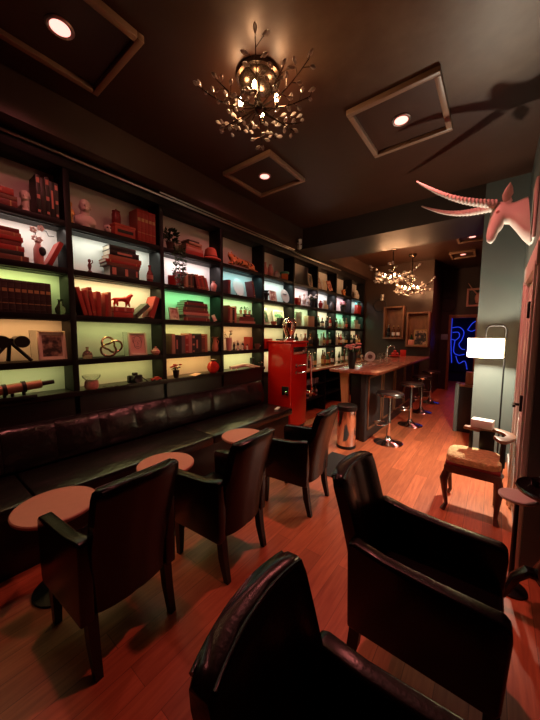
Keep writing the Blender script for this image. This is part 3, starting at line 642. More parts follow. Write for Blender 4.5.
# --- top row
Z1, Z2, Z3, Z4, Z5 = [ROWZ[k] for k in (1, 2, 3, 4, 5)]
stack(.36, Z1, [(.05, .32, 'maroon', 2, 0), (.035, .32, 'brown', 0, .0), (.05, .28, 'red', 4, .02)], lambda p, c: f'{c} book, {p} in the pile left of the small pale bust', 'books lying on the top left shelf')
row(.805, Z1, 5, .03, .34, ['black', 'dark', 'black', 'black', 'dark'], lambda o, c: f'{c} book, {o} from left of the upright dark set beside the small pale bust', 'dark upright books on the top left shelf', style=[3, 0, 3, 4, 3], d=.17)
row(1.665, Z1, 5, .041, .33, 'red', lambda o, c: f'red bound volume, {o} from left in the matching set beside the red box', 'red matching volumes on the top shelf', style=1, d=.17)
stack(2.27, Z1, [(.05, .27, 'red', 0, 0), (.04, .26, 'pink', 0, .01), (.035, .24, 'rust', 2, .015), (.03, .2, 'tan', 0, .05), (.02, .17, 'dark', 0, .04)], lambda p, c: f'{c} book, {p} in the top shelf stack between trailing plant and hat', 'books lying between the plant and the hat')
# --- second row
stack(.36, Z2, [(.04, .37, 'brown', 2, 0), (.035, .34, 'dark', 0, .0), (.04, .345, 'red', 2, 0), (.035, .33, 'maroon', 0, 0), (.035, .34, 'red', 0, 0), (.03, .33, 'rust', 2, 0), (.03, .32, 'maroon', 0, 0)], lambda p, c: f'{c} book, {p} in the tall stack left of the pink orchid vase', 'books stacked left of the orchid vase')
book('red book leaning against the divider right of the orchid vase', .035, .23, .16, 'red', (-3.07, .855, Z2+.016), (R(-25), 0, 0), 0)
stack(1.37, Z2, [(.10, .30, 'dark', 3, .0), (.03, .34, 'brown', 0, -.03), (.028, .36, 'red', 2, -.04), (.045, .34, 'rust', 0, -.01), (.05, .30, 'black', 4, .0), (.045, .27, 'black', 0, .0)], lambda p, c: f'{c} book, {p} in the big stack left of the small red bottle', 'big stack of books on the second shelf')
row(2.165, Z2, 13, .031, .185, ['maroon', 'leather', 'brown', 'tan', 'leather', 'brown', 'dark', 'maroon', 'red', 'maroon', 'red', 'brown', 'red'], lambda o, c: f'small {c} book, {o} from the left in the row between red mug and small jug', 'small books in the row right of the red mug', style=2, d=.13, lean=[0]*7+[15]*6)
book('small maroon book standing left of the white oval plate on the second shelf', .05, .2, .14, 'maroon', (-3.07, 2.985, Z2+.0005), (0, 0, 0), 0)
book('maroon book leaning beside the white oval plate on its right', .035, .26, .15, 'maroon', (-3.07, 3.555, Z2+.0005), (R(14), 0, 0), 2)
# --- third row
row(.30, Z3, 14, .0395, .255, 'leather', lambda o, c: f'dark leather volume, {o} from left in the long set beside the green bottle', 'dark leather set on the left shelf', style=1, d=.17)
row(1.115, Z3, 4, .034, .27, ['red', 'red', 'red', 'red'], lambda o, c: f'red book, {o} from the left in the leaning red set left of the red dog', 'red books left of the red dog', style=[0, 0, 2, 0], d=.16, lean=[14, 11, 8, 0], gap=.006)
row(1.31, Z3, 2, .032, .25, ['red', 'rust'], lambda o, c: f'upright {c} book, {o} of the two standing right against the red dog', 'pair of books left of the red dog', style=0, d=.16, gap=.001)
stack(1.39, Z3, [(.055, .20, 'red', 0, 0), (.05, .21, 'red', 3, 0)], lambda p, c: f'{c} thick book, {p} of the two lying under the red dog sculpture', 'books under the red dog')
book('dark grey book tilted low against the tall red book', .045, .2, .15, 'green', (-3.07, 1.605, Z3+.036), (R(-48), 0, 0), 0)
book('tall bright red book leaning against the divider on the third shelf', .055, .25, .17, 'red', (-3.065, 1.768, Z3+.02), (R(-19), 0, 0), 0)
stack(2.22, Z3, [(.04, .42, 'maroon', 2, 0), (.03, .36, 'grey', 0, .04), (.035, .42, 'pink', 0, .0), (.03, .40, 'maroon', 0, -.0), (.03, .38, 'brown', 2, .0), (.03, .37, 'leather', 0, .02), (.03, .36, 'maroon', 2, .02), (.025, .26, 'dark', 0, .06)], lambda p, c: f'{c} book, {p} in the big flat stack beside small framed card', 'largest flat stack of books')
row(2.985, Z3, 4, .04, .25, ['maroon', 'tan', 'dark', 'pink'], lambda o, c: f'{c} book, {o} from left of four upright books beside the black titled book', 'four upright books on the third shelf', style=2, d=.16)
stack(3.22, Z3, [(.035, .36, 'pink', 0, 0), (.03, .34, 'brown', 0, 0), (.03, .33, 'maroon', 0, .0), (.05, .22, 'black', 4, .08)], lambda p, c: f'{c} book, {p} in the flat stack under the little green pots', 'flat stack under the green pots')
# --- fourth row
row(2.05, Z4, 11, .05, .25, ['tan', 'black', 'black', 'grey', 'red', 'pink', 'dark', 'black', 'dark', 'brown', 'rust'], lambda o, c: f'{c} book, {o} from the left in the upright row left of the tan vase', 'upright books left of the tan vase', style=[0, 4, 0, 0, 3, 0, 3, 4, 0, 2, 0], d=.17)
book('small red book standing right of the black and white figures', .06, .2, .14, 'red', (-3.07, 3.46, Z4+.0005), (0, 0, 0), 0)
# ------------------------------------------------------------------ shelf objects
def single(name, mb, m, label, cat, loc, rot=None, group=None, **k):
    o = mb.build(name, m, loc=loc, rot=rot, **k); return tag(o, label, cat, group)
XS = -3.14
def bust(label, loc, s, rotz=0, shoulders=True, m=None):
    t = thing('bust', label, 'bust', loc, rotz); m = m or M_plaster; mb = MB()
    if shoulders: mb.ell((0, 0, .065*s), (.06*s, .10*s, .07*s)); mb.lathe([(.05*s, 0), (.055*s, .03*s)], seg=14)
    else: mb.lathe([(.05*s, 0), (.055*s, .02*s), (.035*s, .06*s), (.04*s, .1*s)], seg=14)
    mb.tube([(0, 0, .08*s), (0.005*s, 0, .17*s)], [.045*s, .04*s], 12)
    mb.ell((.008*s, 0, .215*s), (.062*s, .052*s, .068*s)); mb.ell((.02*s, 0, .18*s), (.05*s, .04*s, .04*s))
    mb.ell((.07*s, 0, .205*s), (.014*s, .010*s, .018*s)); mb.ell((.06*s, 0, .168*s), (.016*s, .018*s, .010*s))
    for q in (-1, 1): mb.ell((0, q*.053*s, .205*s), (.014*s, .007*s, .018*s)); mb.ell((.052*s, q*.022*s, .222*s), (.012*s, .012*s, .006*s))
    mb.build('head', m, t)
    if not shoulders: MB().ell((-.012*s, 0, .235*s), (.066*s, .058*s, .06*s)).build('hair', m, t)
    return t
bust('small pale classical head bust on the top shelf left of the dark books', (XS, .745, Z1), .62, R(-20), False)
bust('bald pink plaster bust with shoulders on the top shelf', (XS, 1.19, Z1), .92, R(-15))
fig = thing('gold_figurine', 'small gold figurine at the divider left of the bald bust', 'figurine', (XS+.02, 1.065, Z1))
MB().lathe([(0, 0), (.02, 0), (.02, .02), (.012, .03), (.02, .09), (.014, .13), (.007, .15), (.014, .17), (.014, .19), (0, .205)], seg=14).build('figure', M_gold, fig)
MB().tube([(0, .014, .135), (.01, .026, .1), (.016, .014, .08)], .006).build('arm', M_gold, fig)
sk = thing('skull_ornament', 'small white skull ornament between the bald bust and red box', 'ornament', (XS+.03, 1.375, Z1))
mb = MB(); mb.ell((0, 0, .05), (.045, .032, .035)); mb.ell((.03, 0, .022), (.022, .02, .022)); mb.build('cranium', M_plaster, sk)
for s in (-1, 1): MB().ell((.036, s*.014, .048), (.010, .009, .009)).build('eye_socket', M_black, sk)
bx = thing('keepsake_box', 'red wooden box lying under the dark red jar on the top shelf', 'box', (XS+.01, 1.53, Z1))
mb = MB(); mb.rng((-.07, .07), (-.105, .105), (0, .09), .005); mb.build('box_body', cmat((.4, .06, .04)), bx); MB().rng((-.074, .074), (-.11, .11), (.091, .115), .006).build('lid', cmat((.45, .09, .06)), bx); MB().rng((.07, .074), (-.08, .08), (.03, .06)).build('dark_inset', M_black, bx)
jr = thing('lidded_jar', 'dark red patterned jar standing on the red box', 'jar', (XS+.01, 1.475, Z1+.1155))
MB().lathe([(0, 0), (.035, 0), (.042, .02), (.042, .10), (.035, .12), (0, .12)]).build('jar_body', mat('mottled_red', (.2, .02, .02), .35, noise=.8, nscale=60), jr); MB().lathe([(.037, .121), (.038, .135), (.01, .145), (.008, .155), (0, .157)]).build('lid', cmat((.15, .02, .02)), jr)
# trailing plant
pl = thing('trailing_plant', 'dark trailing plant hanging over the top shelf edge left of the book stack', 'plant', (XS+.03, 2.09, Z1+.001))
MB().lathe([(0, 0), (.04, 0), (.055, .08), (.05, .085), (.0, .08)]).build('pot', cmat((.1, .05, .04)), pl)
rp = random.Random(4)
def leafmesh(mb, c, l, wd, dirv):
    dirv = Vector(dirv).normalized(); a = dirv.cross(Vector((.3, .5, .8))).normalized(); n = dirv.cross(a); c = Vector(c)
    mb.add([c, c+dirv*l*.5+a*wd+n*.004, c+dirv*l, c+dirv*l*.5-a*wd+n*.004, c+dirv*l*.5-n*.006], [[0, 1, 4], [1, 2, 4], [2, 3, 4], [3, 0, 4]])
mb = MB()
for i in range(110):
    a = rp.uniform(0, 2*PI); q = rp.uniform(.2, 1)
    leafmesh(mb, (math.cos(a)*.05*q+.01, math.sin(a)*.08*q, .08+rp.uniform(0, .13)), .06, .019, (math.cos(a), math.sin(a), rp.uniform(-.4, .9)))
mb.build('foliage', M_leaf, pl)
for s, (dy, ln) in enumerate(((-.03, .30), (.035, .42), (.075, .26))):
    mb = MB(); pts = [(.04, dy*.5, .09), (.10, dy, .07), (.115, dy, -.02)] + [(.118+rp.uniform(-.004, .008), dy+rp.uniform(-.015, .015), -.02-ln*j/6) for j in range(1, 7)]
    mb.tube(pts, .003, 5)
    for p in pts[2:]:
        for q in range(6): leafmesh(mb, (p[0], p[1], p[2]+rp.uniform(-.03, .03)), .05, .015, (rp.uniform(.1, .8), rp.uniform(-1, 1), rp.uniform(-.8, .4)))
    mb.build('trailing_stem', M_leaf, pl)
ht = thing('felt_hat', 'red rounded hat on the top shelf right of the book stack', 'hat', (XS+.06, 2.675, Z1)); ht.scale = (.85, .85, 1)
MB().lathe([(.0, .16), (.05, .155), (.085, .13), (.1, .06), (.105, .02), (0, .02)], seg=28).build('crown', cmat((.5, .12, .08), .8), ht); MB().lathe([(.1, .03), (.15, .012), (.165, .0), (.16, -.0), (.1, .012)], seg=28).build('brim', cmat((.5, .12, .08), .8), ht); MB().lathe([(.106, .022), (.107, .045), (.104, .046)], seg=28).build('hat_band', cmat((.2, .03, .03), .7), ht)
# leopard lying on the shelf
lp = thing('leopard_figurine', 'orange spotted leopard sculpture lying along the top shelf', 'figurine', (XS+.03, 3.33, Z1))
ml = bpy.data.materials.new('leopard_spots'); ml.use_nodes = True; nt = ml.node_tree; b_ = nt.nodes['Principled BSDF']
vo = nt.nodes.new('ShaderNodeTexVoronoi'); vo.inputs['Scale'].default_value = 22; tcn = nt.nodes.new('ShaderNodeTexCoord'); nt.links.new(tcn.outputs['Object'], vo.inputs['Vector'])
cr = nt.nodes.new('ShaderNodeValToRGB'); cr.color_ramp.elements[0].position = .34; cr.color_ramp.elements[0].color = (.012, .006, .004, 1); cr.color_ramp.elements[1].position = .42; cr.color_ramp.elements[1].color = (.62, .25, .10, 1)
nt.links.new(vo.outputs['Distance'], cr.inputs['Fac']); nt.links.new(cr.outputs['Color'], b_.inputs['Base Color']); b_.inputs['Roughness'].default_value = .4
vv = [(0, .22, .08), (0, .08, .09), (0, -.08, .09), (0, -.20, .11), (.0, -.27, .15), (.02, -.31, .145), (.04, -.34, .03), (.05, -.24, .03), (-.03, .30, .03), (.0, .36, .02), (.06, .16, .03), (.06, .05, .025)]
skin('body', ml, vv, [(0, 1), (1, 2), (2, 3), (3, 4), (4, 5), (3, 7), (7, 6), (0, 8), (8, 9), (0, 10), (10, 11)], [.055, .055, .055, .05, .038, .024, .018, .026, .018, .012, .03, .018], lp)
for s in (-1, 1): MB().ell((s*.025, -.265, .188), (.010, .010, .014)).build('ear', ml, lp)
def vessel(name, label, cat, loc, prof, m, seg=20, group=None, extra=None):
    t = thing(name, label, cat, loc, 0, group); MB().lathe(prof, seg=seg).build('vessel', m, t)
    for (nm, mb, mm) in (extra or []): mb.build(nm, mm, t)
    return t
V_urn = lambda s: [(0, 0), (.03*s, 0), (.045*s, .04*s), (.05*s, .09*s), (.035*s, .13*s), (.02*s, .15*s), (.028*s, .17*s), (.022*s, .17*s), (.015*s, .15*s), (0, .14*s)]
V_bot = lambda s: [(0, 0), (.032*s, 0), (.036*s, .02*s), (.034*s, .09*s), (.014*s, .13*s), (.012*s, .17*s), (.018*s, .175*s), (.018*s, .185*s), (0, .185*s)]
vessel('carafe', 'narrow pinkish carafe at the left of the top shelf jars', 'carafe', (XS+.04, 3.875, Z1), V_bot(1.1), M_pink)
vessel('figural_jar', 'pink pitcher shaped jar between the carafe and small striped jar', 'jar', (XS+.03, 4.02, Z1), V_urn(1.15), M_pink, extra=[('handle', MB().tube([(.0, .05, .13), (.0, .085, .10), (0, .06, .05)], .008), M_pink)])
vessel('striped_jar', 'small pale jar with dark marks left of the orange pot', 'jar', (XS+.03, 4.20, Z1), [(0, 0), (.04, 0), (.055, .03), (.055, .08), (.03, .105), (.025, .125), (0, .125)], mat('mottled_pale', (.55, .42, .38), .4, noise=.7, nscale=25))
vessel('orange_pot', 'orange cube pot with turquoise top on the top shelf', 'pot', (XS+.03, 4.44, Z1), [(0, 0), (.075, 0), (.08, .01), (.08, .105), (.07, .105), (.065, .09), (0, .09)], cmat((.75, .25, .06)), seg=4, extra=[('turquoise_lid', MB().lathe([(.083, .106), (.085, .135), (.05, .15), (0, .152)], seg=20), cmat((.08, .45, .3)))])
def frame(label, loc, w, h, rot, mframe, mart, depth=.02, bw=.02, mat2=None, extra=None, name='picture_frame', cat='picture', group=None):
    # picture standing on a shelf: faces +x, base centre at the origin
    t = thing(name, label, cat, loc, rot=rot, group=group); mb = MB()
    for q in (((-w/2, -w/2+bw), (0, h)), ((w/2-bw, w/2), (0, h)), ((-w/2+bw, w/2-bw), (0, bw)), ((-w/2+bw, w/2-bw), (h-bw, h))): mb.rng((-depth, 0), q[0], q[1], .003)
    mb.build('frame', mframe, t); MB().rng((-depth*.8, -depth*.5), (-w/2+bw, w/2-bw), (bw, h-bw)).build('print', mart, t)
    if mat2:
        m_ = MB()
        for q in (((-w/2+bw, -w/2+bw*2), (bw, h-bw)), ((w/2-bw*2, w/2-bw), (bw, h-bw)), ((-w/2+bw*2, w/2-bw*2), (bw, bw*2)), ((-w/2+bw*2, w/2-bw*2), (h-bw*2, h-bw))): m_.rng((-depth*.49, -depth*.35), q[0], q[1])
        m_.build('mount_card', mat2, t)
    if extra: extra.build('drawing', M_black, t)
    return t
def art(name, a, b, scale=14, c=None):
    m = bpy.data.materials.new(name); m.use_nodes = True; nt = m.node_tree; bb = nt.nodes['Principled BSDF']; n = nt.nodes.new('ShaderNodeTexNoise'); n.inputs['Scale'].default_value = scale; n.inputs['Detail'].default_value = 3
    tc_ = nt.nodes.new('ShaderNodeTexCoord'); nt.links.new(tc_.outputs['Object'], n.inputs['Vector']); cr = nt.nodes.new('ShaderNodeValToRGB'); cr.color_ramp.elements[0].color = (*a, 1); cr.color_ramp.elements[1].color = (*b, 1); cr.color_ramp.elements[0].position = .4; cr.color_ramp.elements[1].position = .6
    if c: e = cr.color_ramp.elements.new(.5); e.color = (*c, 1)
    nt.links.new(n.outputs['Fac'], cr.inputs['Fac']); nt.links.new(cr.outputs['Color'], bb.inputs['Base Color']); bb.inputs['Roughness'].default_value = .5; return m
A_sepia = art('sepia_print', (.03, .02, .015), (.42, .3, .2), 16, (.16, .1, .07)); A_red = art('red_print', (.25, .04, .03), (.6, .35, .25), 18, (.4, .1, .06)); A_green = art('green_print', (.05, .25, .12), (.7, .72, .62), 15, (.2, .45, .25)); A_dark = art('dark_print', (.01, .008, .008), (.55, .35, .22), 10, (.05, .03, .025)); A_pale = art('pale_print', (.62, .5, .42), (.35, .16, .12), 22)
LE = (0, R(-9), 0)
frame('leaning pale framed photo with dark figure on top shelf under the beam', (XS+.05, 5.38, Z1), .22, .27, (0, R(-9), R(8)), M_cream, A_dark)
for j, (y, h, lab) in enumerate(((5.80, .27, 'left'), (6.0, .22, 'middle'), (6.2, .24, 'right'))):
    o = MB().rng((-.004, .004), (-.085, .085), (0, h)).build('photo_card', [A_pale, M_cream, A_red][j], loc=(XS+.02+.03*j, y+.03, Z1+.001), rot=(R((6, -10, 10)[j]), R(-14), R((0, 6, -8)[j]))); tag(o, f'{lab} card of three photo cards leaning on the top shelf past the framed photo', 'photo card', 'leaning photo cards')
gt = thing('guitar_ornament', 'orange little guitar leaning on the far top shelf', 'ornament', (XS+.02, 7.02, Z1), rot=(R(-52), R(-10), 0))
mb = MB(); pts2 = []
for k in range(36):
    a = 2*PI*k/36; s_ = math.sin(a); wv = .085 if s_ < 0 else .062; pts2.append((wv*math.cos(a)*(1-.28*math.exp(-((s_-.12)/.22)**2)), .10+.10*s_))
mb.prism(pts2, 'x', -.02, .02); mb.build('guitar_body', cmat((.66, .24, .08), .3), gt); MB().rng((.015, .028), (-.012, .012), (.15, .34), .003).build('neck', M_darkwood, gt); MB().lathe([(0, 0), (.024, 0), (.024, .002), (0, .003)], c=(.0205, 0, .12), M=Matrix.Rotation(PI/2, 4, 'Y'), seg=18).build('sound_hole', M_black, gt); MB().rng((.01, .026), (-.02, .02), (.33, .385), .003).build('headstock', M_darkwood, gt)
rg = thing('ring_plate', 'round white plate with dark centre on the last top shelf', 'plate', (XS+.02, 8.0, Z1), rot=(0, R(-10), 0))
MB().lathe([(.035, .0), (.125, .0), (.13, .012), (.125, .02), (.04, .012)], seg=32, c=(0, 0, .13), M=Matrix.Rotation(PI/2, 4, 'Y')).build('rim', M_white, rg); MB().lathe([(0, .002), (.036, .002), (.036, .010), (0, .012)], seg=20, c=(0, 0, .13), M=Matrix.Rotation(PI/2, 4, 'Y')).build('dark_centre', M_black, rg)
# second row objects
ov = thing('orchid_vase', 'pink bottle vase with bare orchid branch on the second shelf', 'vase', (XS+.03, .805, Z2))
MB().lathe([(0, 0), (.032, 0), (.035, .01), (.034, .13), (.022, .16), (.016, .18), (.02, .19), (0, .185)]).build('vase', M_pink, ov)
MB().tube([(0, 0, .18), (.0, -.01, .24), (.01, -.02, .28), (.02, .02, .30), (.02, .06, .285), (.03, .07, .25), (.03, .11, .255)], .0035, 6).build('branch', M_blackmetal, ov)
mb = MB()
for p in ((.01, -.03, .28), (.02, .02, .30), (.0, -.02, .215), (.02, .005, .205)):
    for k in range(5): a = 2*PI*k/5; mb.ell((p[0]+.006, p[1]+.016*math.cos(a), p[2]+.016*math.sin(a)), (.004, .012, .012), seg=8, n=5)
mb.build('blossom', M_white, ov); MB().ell((.035, .02, .11), (.006, .026, .038)).build('dark_leaf', M_black, ov)
fg = thing('dancer_figurine', 'small dark red figurine alone at the left of the big book stack', 'figurine', (XS+.05, 1.19, Z2))
MB().lathe([(0, 0), (.018, 0), (.018, .01), (.009, .02), (.018, .06), (.012, .08), (.006, .088), (.014, .1), (.012, .118), (0, .125)], seg=12).build('figure', cmat((.14, .03, .02)), fg); MB().tube([(0, .012, .078), (.012, .024, .095), (.01, .02, .115)], .005).build('arm', cmat((.14, .03, .02)), fg)
vessel('red_bottle', 'small dark red bottle with pale stopper right of the big book stack', 'bottle', (XS+.05, 1.80, Z2), V_bot(.95), mat('red_bottle_glass', (.22, .03, .03), .15, coat=.4), extra=[('label', MB().lathe([(.0355, .025), (.0355, .07)], seg=20), cmat((.45, .2, .16)))])
vessel('red_mug', 'dark red mug at the left end of the small book row', 'mug', (XS+.05, 2.085, Z2), [(0, 0), (.045, 0), (.05, .02), (.05, .11), (.045, .11), (.043, .02), (0, .015)], M_redplain, extra=[('handle', MB().tube([(0, .048, .09), (0, .08, .075), (0, .078, .045), (0, .048, .03)], .007), M_redplain)])
vessel('ceramic_jug', 'small pale and pink jug right of the small book row', 'jug', (XS+.03, 2.745, Z2), V_urn(.85), M_pink, extra=[('handle', MB().tube([(.0, .035, .115), (.0, .06, .09), (0, .04, .05)], .006), M_pink)])
def plate(label, loc, ry, rz, m, tilt=-14, mark=False):
    t = thing('display_plate', label, 'plate', loc, rot=(0, R(tilt), 0), group='plates on the second shelf'); rs = []
    for q, x in ((1, 0), (1, .006), (.82, .0), (.0, .0)): rs.append([(x, ry*max(q, .01)*math.cos(2*PI*k/36), rz+rz*max(q, .01)*math.sin(2*PI*k/36)) for k in range(36)])
    MB().rings([[(-.006, p[1]*.9, rz+(p[2]-rz)*.9) for p in rs[0]]] + rs).build('plate', m, t)
    if mark: MB().rng((.0025, .004), (-.06, .06), (rz*1.22, rz*1.32)).build('dark_script', M_black, t); MB().rng((.0025, .004), (-.04, .05), (rz*1.02, rz*1.06)).build('thin_line', M_redplain, t)
    mb = MB(); mb.tube([(.012, -.04, 0.0), (-.03, -.04, .0), (-.012, -.04, .12)], .004); mb.tube([(.012, .04, .0), (-.03, .04, .0), (-.012, .04, .12)], .004); mb.build('plate_stand', M_blackmetal, t)
plate('white oval plate on a stand on the cyan lit second shelf', (XS+.02, 3.28, Z2+.005), .115, .135, M_white)
plate('round pink plate with a dark line of script on the second shelf', (XS+.04, 4.49, Z2+.005), .13, .125, cmat((.72, .5, .46)), mark=True)
vessel('black_pot', 'black little pot at the divider left of the red framed print', 'pot', (XS+.07, 3.86, Z2), [(0, 0), (.03, 0), (.035, .06), (.05, .08), (.05, .10), (.03, .12), (.04, .15), (0, .15)], M_black)
frame('red framed print beside the round pink plate on the second shelf', (XS+.0, 4.17, Z2), .2, .2, (0, R(-10), 0), M_pink, A_red)
o = single('red_box', MB().rng((-.04, .04), (-.07, .07), (0, .13), .006), M_redplain, 'red box at the left of the white figurines under the beam', 'box', (XS+.05, 4.86, Z2))
for j, (y, s, lab) in enumerate(((5.02, 1.2, 'leftmost'), (5.16, 1.5, 'second from left'), (5.30, 1.25, 'third from left'))):
    t = thing('white_figurine', f'{lab} of the white figurines between red box and white flowers', 'figurine', (XS+.02*j, y, Z2), 0, 'white figurines')
    MB().lathe([(0, 0), (.03*s, 0), (.03*s, .012*s), (.014*s, .03*s), (.03*s, .08*s), (.02*s, .11*s), (.01*s, .13*s)], seg=14).build('robe', M_plaster, t); MB().ell((0, 0, .15*s), (.018*s, .018*s, .024*s)).build('head', M_plaster, t)
def flowers(name, label, loc, s, mpot, mfl, tall=False, n=9, seed=2):
    t = thing(name, label, 'flowers', loc); q = random.Random(seed)
    h = .12 if not tall else .2
    MB().lathe([(0, 0), (.035*s, 0), (.045*s, h*.5*s), (.05*s, h*s), (.044*s, h*s), (.0, h*.9*s)]).build('pot', mpot, t)
    mb = MB(); st_ = MB()
    for i in range(n):
        a = q.uniform(0, 2*PI); r_ = q.uniform(.01, .085)*s; p = Vector((r_*math.cos(a), r_*math.sin(a), h*s+q.uniform(.02, .1)*s)); st_.tube([(0, 0, h*.85*s), p], .003*s, 5)
        for k in range(5):
            b2 = 2*PI*k/5; mb.ell(p+Vector((.012*s*math.cos(b2), .012*s*math.sin(b2), .004*s)), (.014*s, .014*s, .010*s), seg=7, n=4)
        leafmesh(st_, (p.x*.5, p.y*.5, p.z-.05*s), .05*s, .014*s, (math.cos(a), math.sin(a), .5))
    st_.build('stem', M_leaf, t); mb.build('bloom', mfl, t); return t
flowers('white_flower_vase', 'white flowers in a dark vase on the second shelf past the figurines', (XS+.04, 5.45, Z2), 1.25, M_black, M_white)
vessel('red_figure', 'red little statuette at the left of the white blocks', 'figurine', (XS+.05, 5.80, Z2), V_urn(1.0), M_redplain)
o = single('white_box', MB().rng((-.06, .06), (-.1, .1), (0, .10), .006), M_cream, 'cream box right of the red statuette on the second shelf', 'box', (XS+.02, 6.02, Z2))
o = single('white_block', MB().rng((-.05, .05), (-.07, .07), (0, .10), .02), M_white, 'white rounded block stacked on the cream box', 'ornament', (XS+.02, 6.0, Z2+.1005))
vessel('dark_vase', 'dark grey vase at the end of the cream box shelf', 'vase', (XS+.05, 6.36, Z2), V_urn(1.2), cmat((.1, .08, .08)))
flowers('pink_flower_bowl', 'bushy pink flowers in a dark bowl on the second shelf near the far end', (XS+.04, 6.98, Z2), 1.15, M_black, cmat((.75, .4, .42)), n=16, seed=8)
o = single('red_case', MB().rng((-.05, .05), (-.13, .13), (0, .24), .006), M_redplain, 'red upright case on the last second shelf', 'box', (XS+.02, 8.05, Z2), rot=(R(-4), 0, 0))
o = single('teal_box', MB().rng((-.04, .04), (-.12, .10), (0, .05), .004), cmat((.2, .55, .5)), 'pale teal box lying on top of the red upright case', 'box', (XS+.02, 8.06, Z2+.262))
# third row objects
vessel('green_bottle', 'small clear green bottle right of the dark leather volumes', 'bottle', (XS+.05, .935, Z3), [(0, 0), (.03, 0), (.04, .02), (.042, .05), (.025, .08), (.016, .10), (.016, .125), (.024, .132), (.02, .132), (.012, .12), (0, .11)], mat('green_glass', (.55, .72, .5), .08, trans=.9))
dg = thing('red_dog', 'glossy red dog sculpture standing on the red books', 'sculpture', (XS+.03, 1.49, Z3+.1075))
vv = [(0, .055, .085), (0, -.01, .08), (0, -.055, .082), (0, .085, .115), (0, .10, .135), (0, .125, .13), (.022, .06, .04), (.022, .072, .004), (-.022, .06, .04), (-.022, .05, .004), (.022, -.06, .045), (.022, -.052, .004), (-.022, -.06, .045), (-.022, -.075, .004), (0, -.09, .075), (0, -.12, .05)]
skin('body', M_redplain, vv, [(0, 1), (1, 2), (0, 3), (3, 4), (4, 5), (0, 6), (6, 7), (0, 8), (8, 9), (2, 10), (10, 11), (2, 12), (12, 13), (2, 14), (14, 15)], [.03, .022, .027, .02, .021, .011, .012, .008, .012, .008, .014, .008, .014, .008, .008, .005], dg)
frame('small pale framed card at the left of the largest flat stack', (XS+.06, 2.105, Z3), .13, .15, (0, R(-10), 0), M_cream, A_pale, bw=.014)
o = single('white_tag', MB().rng((-.004, .004), (-.03, .03), (0, .09), .002), M_cream, 'small pale price card leaning at the right end of the largest flat stack', 'card', (XS+.085, 2.725, Z3+.002), rot=(R(20), R(-12), 0))
for j, (y, s) in enumerate(((3.40, .8), (3.50, .95), (3.60, .75))):
    flowers('potted_plant', ['leftmost little green potted plant on the flat book stack', 'middle little green potted plant on the flat book stack', 'rightmost little green potted plant on the flat book stack'][j], (XS-.03, y-.05, Z3+.0975+(.0513 if 3.3 < y-.05 < 3.52 else .0513)), s*.6, M_terra, M_leaf, n=6, seed=20+j)
cp = thing('leaf_print', 'leaning white and green print at the left of the yellow lit third shelf', 'picture', (XS+.04, 3.93, Z3+.001), rot=(R(8), R(-10), 0)); MB().rng((-.008, 0), (-.07, .07), (0, .27), .002).build('board', M_white, cp); MB().rng((.0005, .002), (-.05, .05), (.03, .24)).build('print', A_green, cp)
vessel('orange_bowl', 'small orange bowl between the leaf print and the black cube', 'bowl', (XS+.05, 4.1, Z3), [(0, 0), (.03, 0), (.05, .03), (.055, .06), (.045, .055), (.0, .015)], M_terra)
o = single('black_cube', MB().rng((-.05, .05), (-.06, .06), (0, .13), .006), M_black, 'black box standing in front of the white framed green print', 'box', (XS+.065, 4.29, Z3))
frame('white framed green print behind the black box on the third shelf', (XS-.05, 4.42, Z3), .33, .28, (0, R(-8), 0), M_white, A_green, bw=.03)
o = single('mint_box', MB().rng((-.05, .05), (-.12, .12), (0, .28), .006), art('mint_pattern', (.35, .6, .4), (.75, .75, .6), 9), 'pale mint patterned box on the third shelf behind the chrome head', 'box', (XS-.02, 4.95, Z3))
o = single('tan_box', MB().rng((-.05, .05), (-.13, .13), (0, .22), .006), cmat((.55, .36, .25)), 'tan box right of the mint patterned box', 'box', (XS+.02, 5.38, Z3))
# fourth row objects
bi = thing('binoculars', 'black binoculars on a stand left of the framed portrait', 'binoculars', (XS+.02, .58, Z4)); bi.scale = (1.15, 1.2, 1.15)
for s in (-1, 1): MB().tube([(-.06, s*.045, .15), (.02, s*.05, .145), (.05, s*.05, .14), (.09, s*.05, .138)], [.028, .03, .042, .042], 16).build('barrel', M_black, bi)
MB().box((-.01, 0, .15), (.05, .06, .025), .006).build('bridge', M_blackmetal, bi)
for q in ((.06, .10), (.06, -.12), (-.07, 0)): MB().tube([(0, 0, .14), (q[0], q[1], .0)], .012).build('stand_leg', M_black, bi)
pf = frame('framed dark portrait photo in a clear stand beside the binoculars', (XS+.05, .865, Z4), .21, .255, (0, R(-6), 0), M_cream, A_sepia, bw=.016, mat2=M_cream)
MB().rng((-.04, -.032), (-.15, .11), (0, .262), .002).build('acrylic_back', M_glass, pf)
vessel('decanter', 'small clear pinkish bottle left of the knot sculpture', 'bottle', (XS+.05, 1.135, Z4), [(0, 0), (.04, 0), (.045, .03), (.035, .06), (.012, .08), (.012, .105), (.02, .112), (0, .112)], mat('pink_glass', (.7, .4, .35), .08, trans=.8))
mb = MB(); mb.tube([((math.sin(t)+2*math.sin(2*t))*.012*.9, (math.cos(t)-2*math.cos(2*t))*.038, .118-math.sin(3*t)*.02*0+(-math.sin(t)+2*math.sin(2*t))*.038) for t in [2*PI*k/72 for k in range(73)]], .0095, 10)
mb2 = MB(); pts3 = []
for k in range(97):
    t = 2*PI*k/96; r_ = 2+math.cos(3*t); pts3.append((math.sin(3*t)*.02, r_*math.cos(2*t)*.038, .115+r_*math.sin(2*t)*.034))
mb2.tube(pts3, .0105, 10); o = mb2.build('knot_sculpture', mat('brass_knot', (.5, .34, .22), .25, .9), loc=(XS+.03, 1.36, Z4+.002), rot=(R(90), 0, 0) if 0 else None); tag(o, 'intertwined looping metal knot sculpture on the fourth shelf', 'sculpture')
